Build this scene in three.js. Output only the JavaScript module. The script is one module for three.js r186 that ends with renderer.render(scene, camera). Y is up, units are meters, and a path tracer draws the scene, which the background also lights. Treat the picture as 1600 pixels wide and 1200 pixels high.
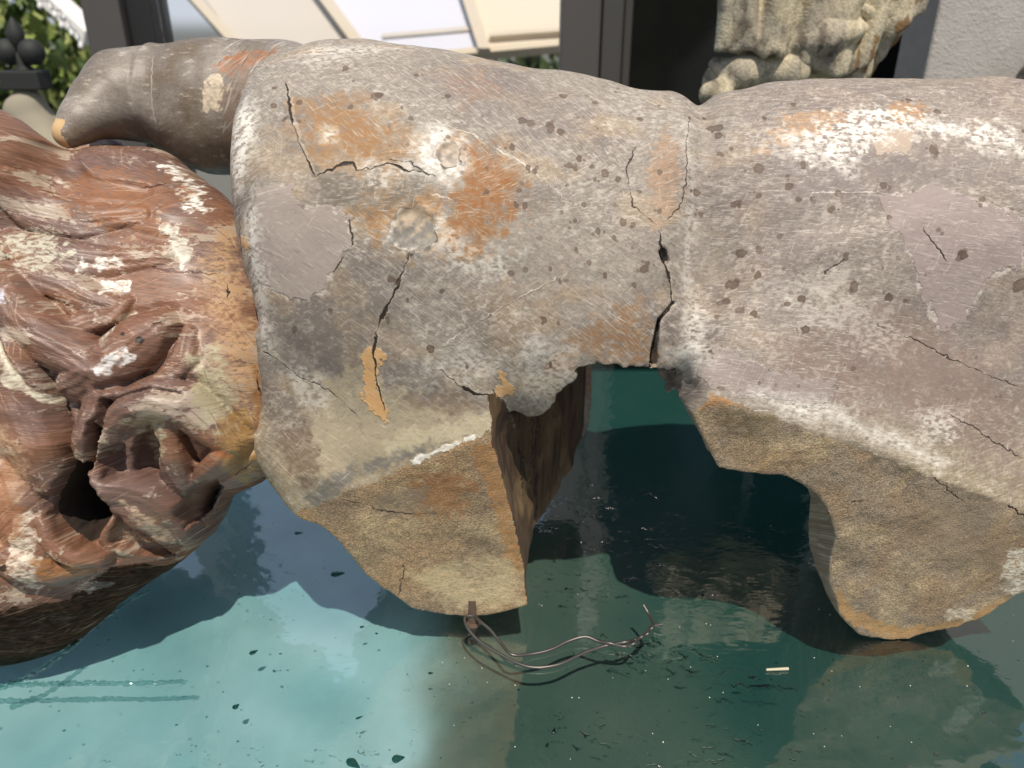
import * as THREE from 'three';
import { mergeGeometries } from 'three/addons/utils/BufferGeometryUtils.js';
import { RoundedBoxGeometry } from 'three/addons/geometries/RoundedBoxGeometry.js';

// ---------- camera, sky, sun, exposure ----------
const scene = new THREE.Scene();
const camera = new THREE.PerspectiveCamera(53.05, 4 / 3, 0.02, 400);
camera.position.set(0, 0.337, 0.3615);
camera.rotation.set(-25 * Math.PI / 180, 0, 0);
camera.focus = 0.40;
camera.userData.fStop = 10;
scene.add(camera);
const renderer = new THREE.WebGLRenderer({ antialias: true });
renderer.toneMapping = THREE.LinearToneMapping;
renderer.toneMappingExposure = 1.1;
renderer.shadowMap.enabled = true;
const sunDir = new THREE.Vector3(0.08, 0.88, 0.44).normalize();
// a hazy pale sky with thin cloud
{
  const w = 512, h = 256, d = new Float32Array(w * h * 4), wob = (x, y, z) => Math.sin(x * 5.1 + 1.3 * Math.sin(y * 7.7 + z * 3.1)) * Math.sin(z * 6.3 + 1.7 * Math.sin(x * 4.2 - y * 5)) + 0.5 * Math.sin(x * 13 + 2 * Math.sin(z * 11)) * Math.sin(z * 15 + y * 9);
  for (let j = 0; j < h; j++) for (let i = 0; i < w; i++) {
    const el = ((j + 0.5) / h - 0.5) * Math.PI, az = (i + 0.5) / w * 2 * Math.PI, y = Math.sin(el), x = Math.cos(el) * Math.cos(az), z = Math.cos(el) * Math.sin(az), up = Math.max(0, y), k = Math.pow(1 - up, 2.2), c = Math.min(1, Math.max(0, 0.35 + 0.4 * wob(x, y, z))) * (0.35 + 0.65 * k);
    const col = y > -0.02 ? [0.34 + 0.5 * k, 0.45 + 0.42 * k, 0.66 + 0.25 * k].map((v, n) => v + ([0.98, 0.97, 0.95][n] - v) * c * 0.75) : [0.3, 0.29, 0.25];
    for (let n = 0; n < 3; n++) d[(j * w + i) * 4 + n] = col[n] * [0.62, 0.66, 0.72][n]; d[(j * w + i) * 4 + 3] = 1;
  }
  const sky = new THREE.DataTexture(d, w, h, THREE.RGBAFormat, THREE.FloatType);
  sky.mapping = THREE.EquirectangularReflectionMapping; sky.magFilter = sky.minFilter = THREE.LinearFilter; sky.needsUpdate = true;
  scene.background = sky; scene.environment = sky;
}
const sun = new THREE.DirectionalLight(0xfff3e4, 4.3);
sun.position.copy(sunDir).multiplyScalar(6);
sun.castShadow = true;
sun.shadow.mapSize.set(4096, 4096);
Object.assign(sun.shadow.camera, { left: -3, right: 3, top: 3, bottom: -3, near: 0.1, far: 20 });
scene.add(sun); scene.add(sun.target);

// ---------- noise and small maths ----------
// <SDF>
const hash = (x, y, z) => { let h = Math.imul(x, 374761393) ^ Math.imul(y, 668265263) ^ Math.imul(z, 2147483647 - 1640531527); h = Math.imul(h ^ (h >>> 13), 1274126177); return ((h ^ (h >>> 16)) >>> 0) / 4294967296; };
const sm = (t) => t * t * (3 - 2 * t);
const mix = (a, b, t) => a + (b - a) * t;
const clamp = (x, a, b) => x < a ? a : x > b ? b : x;
const sstep = (a, b, x) => sm(clamp((x - a) / (b - a), 0, 1));
function noise3(x, y, z) {
  const i = Math.floor(x), j = Math.floor(y), k = Math.floor(z), u = sm(x - i), v = sm(y - j), w = sm(z - k);
  return mix(mix(mix(hash(i, j, k), hash(i + 1, j, k), u), mix(hash(i, j + 1, k), hash(i + 1, j + 1, k), u), v),
    mix(mix(hash(i, j, k + 1), hash(i + 1, j, k + 1), u), mix(hash(i, j + 1, k + 1), hash(i + 1, j + 1, k + 1), u), v), w) * 2 - 1;
}
function noise2(x, y, s = 0) {
  const i = Math.floor(x), j = Math.floor(y), u = sm(x - i), v = sm(y - j);
  return mix(mix(hash(i, j, s), hash(i + 1, j, s), u), mix(hash(i, j + 1, s), hash(i + 1, j + 1, s), u), v) * 2 - 1;
}
function fbm2(x, y, o, s = 0) { let a = 0, g = 0.5; for (let i = 0; i < o; i++) { a += g * noise2(x, y, s + i * 7); x = x * 2.03 + 3.1; y = y * 2.03 + 1.7; g *= 0.5; } return a; }
const smin = (a, b, k) => { const h = Math.max(k - Math.abs(a - b), 0) / k; return Math.min(a, b) - h * h * k * 0.25; };
const smax = (a, b, k) => -smin(-a, -b, k);
function sdPoly(P, x, y) {          // signed distance to a closed outline
  let d = 1e9, s = 1;
  for (let i = 0, j = P.length - 1; i < P.length; j = i++) {
    const ex = P[j][0] - P[i][0], ey = P[j][1] - P[i][1], wx = x - P[i][0], wy = y - P[i][1];
    const t = clamp((wx * ex + wy * ey) / (ex * ex + ey * ey), 0, 1), bx = wx - ex * t, by = wy - ey * t;
    d = Math.min(d, bx * bx + by * by);
    const c1 = y >= P[i][1], c2 = y < P[j][1], c3 = ex * wy > ey * wx;
    if ((c1 && c2 && c3) || (!c1 && !c2 && !c3)) s = -s;
  }
  return s * Math.sqrt(d);
}
function cone(x, y, z, a, b, ra, rb) {   // capsule whose radius runs from ra to rb
  const ex = b[0] - a[0], ey = b[1] - a[1], ez = b[2] - a[2], wx = x - a[0], wy = y - a[1], wz = z - a[2];
  const t = clamp((wx * ex + wy * ey + wz * ez) / (ex * ex + ey * ey + ez * ez), 0, 1);
  return Math.hypot(wx - ex * t, wy - ey * t, wz - ez * t) - mix(ra, rb, t);
}
function chain(L, x, y, z, k = 0.008) { let d = 1e9; for (let i = 0; i + 1 < L.length; i++) d = smin(d, cone(x, y, z, L[i], L[i + 1], L[i][3], L[i + 1][3]), k); return d; }
function curve(xs, ys, x) {              // smooth curve through stations
  if (x <= xs[0]) return ys[0];
  const n = xs.length; if (x >= xs[n - 1]) return ys[n - 1];
  let i = 0; while (x > xs[i + 1]) i++;
  const t = (x - xs[i]) / (xs[i + 1] - xs[i]), p1 = ys[i], p2 = ys[i + 1], p0 = ys[i - 1] ?? p1, p3 = ys[i + 2] ?? p2;
  return 0.5 * (2 * p1 + (p2 - p0) * t + (2 * p0 - 5 * p1 + 4 * p2 - p3) * t * t + (3 * p1 - p0 - 3 * p2 + p3) * t * t * t);
}

// ---------- the shape of the carved figure ----------





const AX = [0.225, -0.10];               // the trunk's axis: height and depth
const ST = [-0.20, -0.155, -0.135, -0.10, -0.06, -0.02, 0.02, 0.06, 0.09, 0.103, 0.118, 0.15, 0.19, 0.24, 0.30, 0.40];
const RT = [0.086, 0.090, 0.098, 0.1035, 0.1025, 0.098, 0.090, 0.081, 0.0755, 0.0735, 0.077, 0.083, 0.0855, 0.0855, 0.083, 0.08];
const armPoly = [[-0.1171,0.0891],[-0.131,0.1057],[-0.1413,0.1356],[-0.132,0.1888],[-0.0732,0.2153],[-0.0255,0.1867],[-0.0084,0.1484],[-0.0082,0.1321],[0,0.088],[0.0087,0.0439],[0.0086,0.0171],[-0.015,0.0093],[-0.0394,0.0065],[-0.0624,0.0152],[-0.0784,0.0323],[-0.0911,0.0523],[-0.0964,0.071],[-0.1077,0.0846]];
const thighPoly = [[0.0898,0.1563],[0.0947,0.167],[0.0957,0.1842],[0.1206,0.2329],[0.2612,0.2494],[0.3207,0.1411],[0.3233,0.0537],[0.293,0.037],[0.2805,0.0181],[0.2684,0.0081],[0.2322,0.0015],[0.2102,0.0062],[0.1946,0.0207],[0.1831,0.0424],[0.1808,0.0643],[0.1809,0.0793],[0.174,0.0962],[0.1656,0.107],[0.1558,0.114],[0.143,0.1193],[0.1088,0.1227],[0.0982,0.14]];
const holePoly = [[0.0122,0.1396],[0.0174,0.1412],[0.0228,0.149],[0.0239,0.1597],[0.0275,0.1642],[0.0298,0.1672],[0.0351,0.1709],[0.0339,0.1761],[0.0409,0.179],[0.0486,0.1779],[0.0553,0.179],[0.0597,0.1768],[0.0673,0.175],[0.0731,0.1728],[0.0739,0.1717],[0.0777,0.1709],[0.0839,0.1698],[0.0877,0.1717],[0.0955,0.1713],[0.0976,0.1642],[0.1004,0.1574],[0.0985,0.149],[0.077,0.0368],[0.1364,-0.1619],[0.0318,-0.1619],[0.0197,0.0123],[0.0144,0.0557],[0.0043,0.1087],[0.0021,0.1292],[0,0.1435],[0.0077,0.1404]];
const armCut = [[-0.1137,0.0931,0.004],[0.0439,-0.0949,0.9945]], armSkin = [[-0.1137,0.0931,0.004],[-0.0512,0.1106,0.9925]], thighCut = [[0.0979,0.1693,0.014],[-0.032,-0.0811,0.9962]], thighSkin = [[0.0979,0.1693,0.014],[0.1256,0.3181,0.9397]];   // a point and a normal
const side = (P, x, y, z) => (x - P[0][0]) * P[1][0] + (y - P[0][1]) * P[1][1] + (z - P[0][2]) * P[1][2];
let fine = true;                          // carve the cracks and the tool marks as well
const shoulder = [[-0.1288,0.1187,-0.0277,0.023],[-0.1113,0.1063,-0.0164,0.0234]];
const knots = [];
const cracks = [];                        // filled below: polylines with a width each
function trunk(x, y, z) {
  const r = curve(ST, RT, x), seam = x - 0.088 - (y - 0.20) * 0.10 - (z + 0.02) * -0.12;
  let d = Math.hypot(y - AX[0], z - AX[1]) - r + 0.0035 * Math.exp(-(seam * seam) / 0.00005) - 0.002 * Math.exp(-((seam + 0.016) ** 2) / 0.0001);
  d = smin(d, cone(x, y, z, [-0.06, 0.19, -0.078], [0.045, 0.188, -0.080], 0.079, 0.078), 0.02);
  d = smax(d, -(x + 0.141 - (0.225 - y) * 0.12), 0.034);
  // what is left of the chest underneath
  let plug = smax(smax(Math.abs(x + 0.01) - 0.08, Math.abs(y - 0.13) - 0.10, 0.02), Math.abs(z + 0.10) - 0.08, 0.04);
  plug = smax(plug, (x - 0.0085) * 0.912 + (z + 0.057) * 0.41 + 0.006 * noise3(x * 40, y * 25, z * 40) + 0.003 * noise3(x * 110, y * 60, z * 110), 0.004);
  d = smin(d, plug, 0.01);
  d = smin(d, cone(x, y, z, shoulder[0], shoulder[1], shoulder[0][3], shoulder[1][3]), 0.016);
  // the near upper arm, sawn off
  let limb = cone(x, y, z, [-0.075, 0.22, -0.13], [-0.05, 0.06, -0.10], 0.128, 0.125);
  limb = smax(smax(limb, side(armSkin, x, y, z), 0.006), sdPoly(armPoly, x, y) + 0.1 * Math.max(0, -0.01 - z), 0.004);
  d = smin(d, limb, 0.014);
  // the thigh, sawn off
  const back = Math.max(0, -0.012 - z), tp = sdPoly(thighPoly, x, y);
  let th = smax(Math.max(cone(x, y, z, [0.16, 0.20, -0.14], [0.27, 0.07, -0.12], 0.155, 0.15), tp + 0.45 * back, -0.15 - z), side(thighSkin, x, y, z), 0.008);
  const slab = smax(Math.max(tp, -0.03 - z, -(x - 0.08)), side(thighSkin, x, y, z), 0.006);
  th = smin(th, slab, 0.004);
  th = smax(th, (x - thighCut[0][0]) * -0.45 + (y - thighCut[0][1]) * 0.55 + (z - thighCut[0][2]) * 0.70, 0.012);
  const wall = -((x - 0.0085) * 0.912 + (z + 0.057) * 0.41);
  const rag = fine ? 0.0016 * noise3(x * 220, y * 220, z * 60) + 0.0012 * noise3(x * 500, y * 500, z * 100) : 0;
  d = Math.max(d, -Math.max(sdPoly(holePoly, x, y) + rag, wall));
  d = smin(d, th, 0.016);
  if (x < 0.015) d = Math.max(d, side(armCut, x, y, z) + (fine ? 0.0003 * noise3(x * 300, y * 300, z) : 0));
  if (x > 0.06) d = Math.max(d, side(thighCut, x, y, z) + (fine ? 0.0003 * noise3(x * 300, y * 300, z) + 0.0008 * noise3(x * 50, y * 50, z) : 0));
  for (const k of knots) { const e = Math.hypot(x - k[0], y - k[1], z - k[2]) * (1 + 0.2 * noise3(x * 110, y * 110, 1)); if (e < k[3] + 0.003) d += (0.0013 + 0.0006 * noise3(x * 140, y * 140, 5)) * (1 - sstep(k[3] - 0.0016, k[3], e)) - 0.0009 * Math.exp(-(((e - k[3] - 0.0008) / 0.0009) ** 2)); }
  d += 0.0022 * noise3(x * 22, y * 22, z * 22) + (fine ? 0.0007 * noise3(x * 75, y * 75, z * 75) : 0);
  if (fine) for (const c of cracks) {
    if (x < c.min[0] || x > c.max[0] || y < c.min[1] || y > c.max[1] || z < c.min[2]) continue;
    for (let i = 0; i + 1 < c.p.length; i++) {
      const a = c.p[i], b = c.p[i + 1], ex = b[0] - a[0], ey = b[1] - a[1], t = clamp(((x - a[0]) * ex + (y - a[1]) * ey) / (ex * ex + ey * ey), 0, 1);
      const w = c.w * (0.85 + 0.4 * noise3(x * 90, y * 90, 3)), q = Math.hypot(x - a[0] - ex * t, y - a[1] - ey * t, (z - mix(a[2], b[2], t)) * 0.22);
      d = Math.max(d, w - q);
    }
  }
  return d;
}
const trunkUV = (x, y, z) => [x, y * 0.85 - z * 0.53];
// head: skull masses, then locks of hair, then the drilled hollows
const skull = [[[-0.2401,0.2044,-0.1118,0.0678],[-0.2687,0.1506,-0.0757,0.085]], [[-0.2687,0.1506,-0.0757,0.085],[-0.2542,0.0905,-0.0422,0.0704]], [[-0.2542,0.0905,-0.0422,0.0712],[-0.3211,0.0528,-0.0191,0.0828]], [[-0.3327,0.2461,-0.0705,0.0572],[-0.3023,0.2564,-0.0754,0.0451]], [[-0.2812,0.2498,-0.1716,0.0199],[-0.2717,0.2498,-0.1716,0.0182]], [[-0.1934,0.2001,-0.0877,0.0456],[-0.1825,0.1481,-0.0525,0.053]], [[-0.1825,0.1481,-0.0525,0.053],[-0.1707,0.1262,-0.0455,0.045]], [[-0.2321,0.1054,-0.0436,0.0658],[-0.2143,0.0861,-0.0346,0.0364]]];
const chin = [[-0.2327,0.0846,0.0621]][0];
const base = (x, y, z) => { let d = 1e9; for (const s of skull) d = smin(d, cone(x, y, z, s[0], s[1], s[0][3], s[1][3]), 0.02); return smax(d, (x - chin[0]) * 0.14 + (y - chin[1]) * -0.52 + (z - chin[2]) * 0.842, 0.012); };
// carved relief over the skull: flowing locks, grooves and drilled hollows, in millimetres of the head's own front
const locks = [], grooves = [], hollows = [];
function near(L, u, v) {       // distance to a polyline and the width there
  let best = 1e9, bw = 1, bs = 0;
  for (let i = 0; i + 1 < L.p.length; i++) {
    const a = L.p[i], b = L.p[i + 1], ex = b[0] - a[0], ey = b[1] - a[1], t = clamp(((u - a[0]) * ex + (v - a[1]) * ey) / (ex * ex + ey * ey), 0, 1), dx = u - a[0] - ex * t, dy = v - a[1] - ey * t, d = Math.hypot(dx, dy);
    if (d < best) { best = d; bw = mix(L.w[i], L.w[i + 1], t); bs = Math.sign(ex * dy - ey * dx) || 1; }
  }
  return [best, bw, bs];
}
let topLock = -1;
function relief(u, v) {
  let h = 0, rim = 0; topLock = -1;
  for (let i = 0; i < locks.length; i++) {
    const L = locks[i]; if (u < L.min[0] || u > L.max[0] || v < L.min[1] || v > L.max[1]) continue;
    const [d, w, s] = near(L, u, v); if (d >= w) { if (d < w * 1.45) rim = Math.min(rim, -0.32 * w * L.a * (1.45 - d / w) / 0.45); continue; }
    const k = d / w, q = 1.2 * L.a * w * (Math.sqrt(1 - k * k) * (1 + (L.lean || 0) * s * k)) + 0.35 * Math.cos(s * d * 1.5) * (1 - k * k);
    if (q > h) { h = q; topLock = i; }
  }
  if (topLock < 0) h += rim;
  for (const L of grooves) { if (u < L.min[0] || u > L.max[0] || v < L.min[1] || v > L.max[1]) continue; const [d, w] = near(L, u, v); if (d < w) h -= L.a * (1 - (d / w) ** 2); }
  return h * 0.001;
}
function strands(x, y, z) { const a = y * 0.94 - z * 0.34; return 0.0009 * noise3(x * 45 + a * 12, a * 190 + x * 40, z * 60) + 0.0018 * noise3(x * 28, a * 60, z * 30); }
function head(x, y, z) {
  const d = base(x, y, z);
  if (!fine || Math.abs(d) > 0.08) return d;
  const u = x * 1000, v = (y * 0.94 - z * 0.34) * 1000;
  let r = d - (z > -0.13 ? relief(u, v) * sstep(-0.13, -0.09, z) : 0) + strands(x, y, z);
  if (z > -0.12) for (const L of hollows) {
    if (u < L.min[0] || u > L.max[0] || v < L.min[1] || v > L.max[1]) continue;
    const p = sdPoly(L.p, u, v) * 0.001 + 0.0008 * noise3(x * 350, y * 350, z * 120);
    r = smax(r, -smax(p, -(d + L.a * 0.001), 0.006), 0.0015);
  }
  return r;
}
const headUV = (x, y, z) => [x, y * 0.94 - z * 0.34];
const ARM = [[-0.1542,0.2855,-0.1827,0.0428],[-0.1981,0.2874,-0.1803,0.0409],[-0.2332,0.2949,-0.1761,0.0294],[-0.2479,0.2958,-0.1654,0.0272],[-0.2544,0.2912,-0.1468,0.0188],[-0.2609,0.2846,-0.1304,0.0125],[-0.2667,0.2783,-0.1209,0.0085]];
function farArm(x, y, z) { return chain(ARM, x, y, z, 0.006) + 0.0008 * noise3(x * 60, y * 60, z * 60) - 0.0012 * sstep(-0.2345, -0.2325, x); }
const armUV = headUV;
// </SDF>

function bound(p, w) { const o = { p, w, min: [9, 9, 9], max: [-9, -9, -9] }; for (const q of p) for (let i = 0; i < 3; i++) { o.min[i] = Math.min(o.min[i], q[i] - 0.012); o.max[i] = Math.max(o.max[i], q[i] + 0.012); } cracks.push(o); }

// surface nets: a closed mesh of the zero level of a distance function
function mesh(f, lo, hi, h, slack = 1.7) {
  const n = [0, 1, 2].map((i) => Math.ceil((hi[i] - lo[i]) / h / 8) * 8 + 1), [nx, ny, nz] = n;
  const D = new Float32Array(nx * ny * nz).fill(1), at = (i, j, k) => (k * ny + j) * nx + i;
  const done = new Uint8Array(nx * ny * nz);
  const live = [];
  for (let k = 0; k + 8 < nz; k += 8) for (let j = 0; j + 8 < ny; j += 8) for (let i = 0; i + 8 < nx; i += 8) {
    const c = f(lo[0] + (i + 4) * h, lo[1] + (j + 4) * h, lo[2] + (k + 4) * h);
    if (Math.abs(c) > h * 4 * 1.74 * slack) continue;
    live.push([i, j, k]);
    for (let c2 = 0; c2 <= 8; c2++) for (let b = 0; b <= 8; b++) for (let a = 0; a <= 8; a++) {
      const q = at(i + a, j + b, k + c2);
      if (!done[q]) { done[q] = 1; D[q] = f(lo[0] + (i + a) * h, lo[1] + (j + b) * h, lo[2] + (k + c2) * h); }
    }
  }
  const id = new Map(), pos = [], idx = [];
  const E = [[0, 1], [2, 3], [4, 5], [6, 7], [0, 2], [1, 3], [4, 6], [5, 7], [0, 4], [1, 5], [2, 6], [3, 7]];
  for (const [I, J, K] of live) for (let k = K; k < K + 8; k++) for (let j = J; j < J + 8; j++) for (let i = I; i < I + 8; i++) {
    const v = []; let neg = 0;
    for (let c = 0; c < 8; c++) { const q = D[at(i + (c & 1), j + (c >> 1 & 1), k + (c >> 2))]; v.push(q); if (q < 0) neg++; }
    if (!neg || neg === 8) continue;
    let x = 0, y = 0, z = 0, m = 0;
    for (const [a, b] of E) if ((v[a] < 0) !== (v[b] < 0)) {
      const t = v[a] / (v[a] - v[b]); m++;
      x += (a & 1) + t * ((b & 1) - (a & 1)); y += (a >> 1 & 1) + t * ((b >> 1 & 1) - (a >> 1 & 1)); z += (a >> 2) + t * ((b >> 2) - (a >> 2));
    }
    id.set(at(i, j, k), pos.length / 3);
    pos.push(lo[0] + (i + x / m) * h, lo[1] + (j + y / m) * h, lo[2] + (k + z / m) * h);
  }
  const quad = (a, b, c, d, flip) => { if (a === undefined || b === undefined || c === undefined || d === undefined) return; flip ? idx.push(a, c, b, a, d, c) : idx.push(a, b, c, a, c, d); };
  for (const [I, J, K] of live) for (let k = K; k < K + 8; k++) for (let j = J; j < J + 8; j++) for (let i = I; i < I + 8; i++) {
    if (!i || !j || !k) continue;
    const s = D[at(i, j, k)] < 0, g = (a, b, c) => id.get(at(a, b, c));
    if (s !== D[at(i + 1, j, k)] < 0) quad(g(i, j - 1, k - 1), g(i, j, k - 1), g(i, j, k), g(i, j - 1, k), !s);
    if (s !== D[at(i, j + 1, k)] < 0) quad(g(i - 1, j, k - 1), g(i - 1, j, k), g(i, j, k), g(i, j, k - 1), !s);
    if (s !== D[at(i, j, k + 1)] < 0) quad(g(i - 1, j - 1, k), g(i, j - 1, k), g(i, j, k), g(i - 1, j, k), !s);
  }
  const geo = new THREE.BufferGeometry();
  geo.setAttribute('position', new THREE.Float32BufferAttribute(pos, 3)); geo.setIndex(idx); geo.computeVertexNormals();
  return geo;
}
// split a mesh by what each face belongs to; every piece gets uv of its own
function split(geo, classOf, uvOf) {
  const P = geo.attributes.position.array, N = geo.attributes.normal.array, I = geo.index.array, out = {};
  for (let t = 0; t < I.length; t += 3) {
    let x = 0, y = 0, z = 0, a = 0, b = 0, c = 0;
    for (let e = 0; e < 3; e++) { const q = I[t + e] * 3; x += P[q] / 3; y += P[q + 1] / 3; z += P[q + 2] / 3; a += N[q] / 3; b += N[q + 1] / 3; c += N[q + 2] / 3; }
    const k = classOf(x, y, z, a, b, c), o = out[k] ??= { pos: [], nor: [], uv: [], idx: [], map: new Map() };
    for (let e = 0; e < 3; e++) {
      const v = I[t + e];
      if (!o.map.has(v)) { o.map.set(v, o.pos.length / 3); o.pos.push(P[v * 3], P[v * 3 + 1], P[v * 3 + 2]); o.nor.push(N[v * 3], N[v * 3 + 1], N[v * 3 + 2]); o.uv.push(...uvOf(k, P[v * 3], P[v * 3 + 1], P[v * 3 + 2])); }
      o.idx.push(o.map.get(v));
    }
  }
  const res = {};
  for (const k in out) { const o = out[k], g = new THREE.BufferGeometry(); g.setAttribute('position', new THREE.Float32BufferAttribute(o.pos, 3)); g.setAttribute('normal', new THREE.Float32BufferAttribute(o.nor, 3)); g.setAttribute('uv', new THREE.Float32BufferAttribute(o.uv, 2)); g.setIndex(o.idx); res[k] = g; }
  return res;
}
const std = (o) => new THREE.MeshStandardMaterial(o);
const lit = (m) => { m.castShadow = m.receiveShadow = true; return m; };
function thing(name, label, category, pos = [0, 0, 0], group) { const o = new THREE.Group(); o.name = name; o.position.set(...pos); o.userData = { label, category }; if (group) o.userData.group = group; scene.add(o); return o; }
function part(parent, name, geo, mat, label) { const m = lit(new THREE.Mesh(geo, mat)); m.name = name; if (label) m.userData.label = label; parent.add(m); return m; }
function struct(name, geo, mat, pos) { const m = lit(new THREE.Mesh(geo, mat)); m.name = name; m.userData.kind = 'structure'; if (pos) m.position.set(...pos); scene.add(m); return m; }

const T0 = Date.now(), tick = (s) => console.log(s, Date.now() - T0);
let seed = 7; const rnd = () => { seed = (Math.imul(seed, 1664525) + 1013904223) >>> 0; return seed / 4294967296; };
const rr = (a, b) => a + (b - a) * rnd();

// ---------- painted surfaces: colour (sRGB 0..255) and relief (mm), laid out in millimetres of the surface ----------
class Sheet {
  constructor(w, h, x0, y0, x1, y1) { Object.assign(this, { w, h, x0, y0, x1, y1 }); this.c = new Float32Array(w * h * 3); this.b = new Float32Array(w * h); this.px = (x1 - x0) / w; this.py = (y1 - y0) / h; }
  fill(f) { let i = 0; const o = [0, 0, 0, 0]; for (let j = 0; j < this.h; j++) { const y = this.y0 + (j + 0.5) * this.py; for (let k = 0; k < this.w; k++, i++) { f(this.x0 + (k + 0.5) * this.px, y, o); this.c[i * 3] = o[0]; this.c[i * 3 + 1] = o[1]; this.c[i * 3 + 2] = o[2]; this.b[i] = o[3]; } } }
  each(ax, ay, bx, by, f) {
    const i0 = Math.max(0, Math.floor((ax - this.x0) / this.px)), i1 = Math.min(this.w - 1, Math.ceil((bx - this.x0) / this.px)), j0 = Math.max(0, Math.floor((ay - this.y0) / this.py)), j1 = Math.min(this.h - 1, Math.ceil((by - this.y0) / this.py));
    for (let j = j0; j <= j1; j++) for (let i = i0; i <= i1; i++) f(this.x0 + (i + 0.5) * this.px, this.y0 + (j + 0.5) * this.py, j * this.w + i);
  }
  put(q, c, a, b = 0) { const C = this.c; if (c) { C[q * 3] += (c[0] - C[q * 3]) * a; C[q * 3 + 1] += (c[1] - C[q * 3 + 1]) * a; C[q * 3 + 2] += (c[2] - C[q * 3 + 2]) * a; } this.b[q] += b; }
  // a blotch with a ragged edge: rag = mm of raggedness, soft = mm of fading, rough = how patchy
  blotch(P, c, a, { rag = 2, soft = 1, rough = 0.4, f = 0.25, lift = 0 } = {}) {
    const xs = P.map((p) => p[0]), ys = P.map((p) => p[1]), m = rag + soft, s = P.length * 13 + Math.round(xs[0]);
    this.each(Math.min(...xs) - m, Math.min(...ys) - m, Math.max(...xs) + m, Math.max(...ys) + m, (x, y, q) => {
      const d = sdPoly(P, x, y) + rag * 1.6 * fbm2(x * f, y * f, 4, s), k = clamp(0.5 - d / soft, 0, 1);
      if (k > 0) this.put(q, c, a * k * clamp(1 + rough * 1.8 * fbm2(x * 0.5, y * 0.9, 4, s + 50), 0, 1.3), lift * k);
    });
  }
  line(P, w, c, a, dip = 0, jag = 0.5) {
    const len = [0]; for (let n = 0; n + 1 < P.length; n++) len.push(len[n] + Math.hypot(P[n + 1][0] - P[n][0], P[n + 1][1] - P[n][1]));
    const all = len[len.length - 1], s0 = Math.floor(Math.abs(P[0][0]) * 7);
    for (let n = 0; n + 1 < P.length; n++) {
      const [ax, ay] = P[n], [bx, by] = P[n + 1], ex = bx - ax, ey = by - ay, L = ex * ex + ey * ey + 1e-9, m = w * 3 + jag;
      this.each(Math.min(ax, bx) - m, Math.min(ay, by) - m, Math.max(ax, bx) + m, Math.max(ay, by) + m, (x, y, q) => {
        const jx = x + jag * (noise2(x * 0.45, y * 0.45, 5) + 0.3 * noise2(x * 1.6, y * 1.6, 6)), jy = y + jag * (noise2(x * 0.45, y * 0.45, 9) + 0.3 * noise2(x * 1.6, y * 1.6, 8)), t = clamp(((jx - ax) * ex + (jy - ay) * ey) / L, 0, 1), d = Math.hypot(jx - ax - ex * t, jy - ay - ey * t), at = (len[n] + Math.sqrt(L) * t) / all;
        const ww = w * clamp(0.75 + 0.9 * noise2(at * all * 0.13, 0.5, s0), 0.25, 1.8) * Math.min(1, 0.25 + at * 6, 0.2 + (1 - at) * 6), k = clamp((ww - d) / (ww * 0.4 + this.px * 0.6), 0, 1);
        if (k > 0) this.put(q, c, a * k, -dip * k);
      });
    }
  }
  scratch(x, y, dx, dy, w, c, a, dip) {
    const hx = dx / 2, hy = dy / 2, L = dx * dx + dy * dy;
    this.each(x - Math.abs(hx) - w, y - Math.abs(hy) - w, x + Math.abs(hx) + w, y + Math.abs(hy) + w, (u, v, q) => {
      const t = clamp(((u - x + hx) * dx + (v - y + hy) * dy) / L, 0, 1), d = Math.hypot(u - x + hx - dx * t, v - y + hy - dy * t), k = clamp(1 - d / w, 0, 1) * (0.35 + 0.65 * Math.sin(Math.PI * t));
      if (k > 0) this.put(q, c, a * k, -dip * k);
    });
  }
  spot(x, y, r, c, a) {
    const e = rr(0.7, 1.4), s = Math.floor(rnd() * 1e4);
    this.each(x - r * 2, y - r * 2, x + r * 2, y + r * 2, (u, v, q) => {
      const d = Math.hypot((u - x) * e, v - y) + r * 0.34 * noise2(u * 0.7, v * 0.7, s), k = clamp((r - d) / 0.5 + 0.5, 0, 1);
      if (k > 0) this.put(q, c, a * k * (d > r * 0.72 ? 1 : 0.78));
    });
  }
  textures(range = 0.6) {
    const n = this.w * this.h, A = new Uint8Array(n * 4), B = new Uint8Array(n * 4);
    for (let i = 0; i < n; i++) { for (let k = 0; k < 3; k++) A[i * 4 + k] = clamp(Math.round(this.c[i * 3 + k]), 0, 255); B[i * 4] = B[i * 4 + 1] = B[i * 4 + 2] = clamp(Math.round(127.5 + this.b[i] / range * 127.5), 0, 255); A[i * 4 + 3] = B[i * 4 + 3] = 255; }
    const mk = (d) => { const t = new THREE.DataTexture(d, this.w, this.h); t.magFilter = THREE.LinearFilter; t.minFilter = THREE.LinearFilter; t.needsUpdate = true; return t; };
    const map = mk(A); map.colorSpace = THREE.SRGBColorSpace; return { map, bumpMap: mk(B), bumpScale: range * 2e-3 };
  }
  uv(x, y) { return [(x - this.x0) / (this.x1 - this.x0), (y - this.y0) / (this.y1 - this.y0)]; }
}
const fold = (x, a, b) => { const w = b - a; let t = ((x - a) / w) % 2; if (t < 0) t += 2; return a + (t > 1 ? 2 - t : t) * w; };
const lerp3 = (o, c, t) => { o[0] += (c[0] - o[0]) * t; o[1] += (c[1] - o[1]) * t; o[2] += (c[2] - o[2]) * t; };

const box2 = (o, m) => { o.min = [0, 1].map((i) => Math.min(...o.p.map((q) => q[i])) - m); o.max = [0, 1].map((i) => Math.max(...o.p.map((q) => q[i])) + m); return o; };
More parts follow.
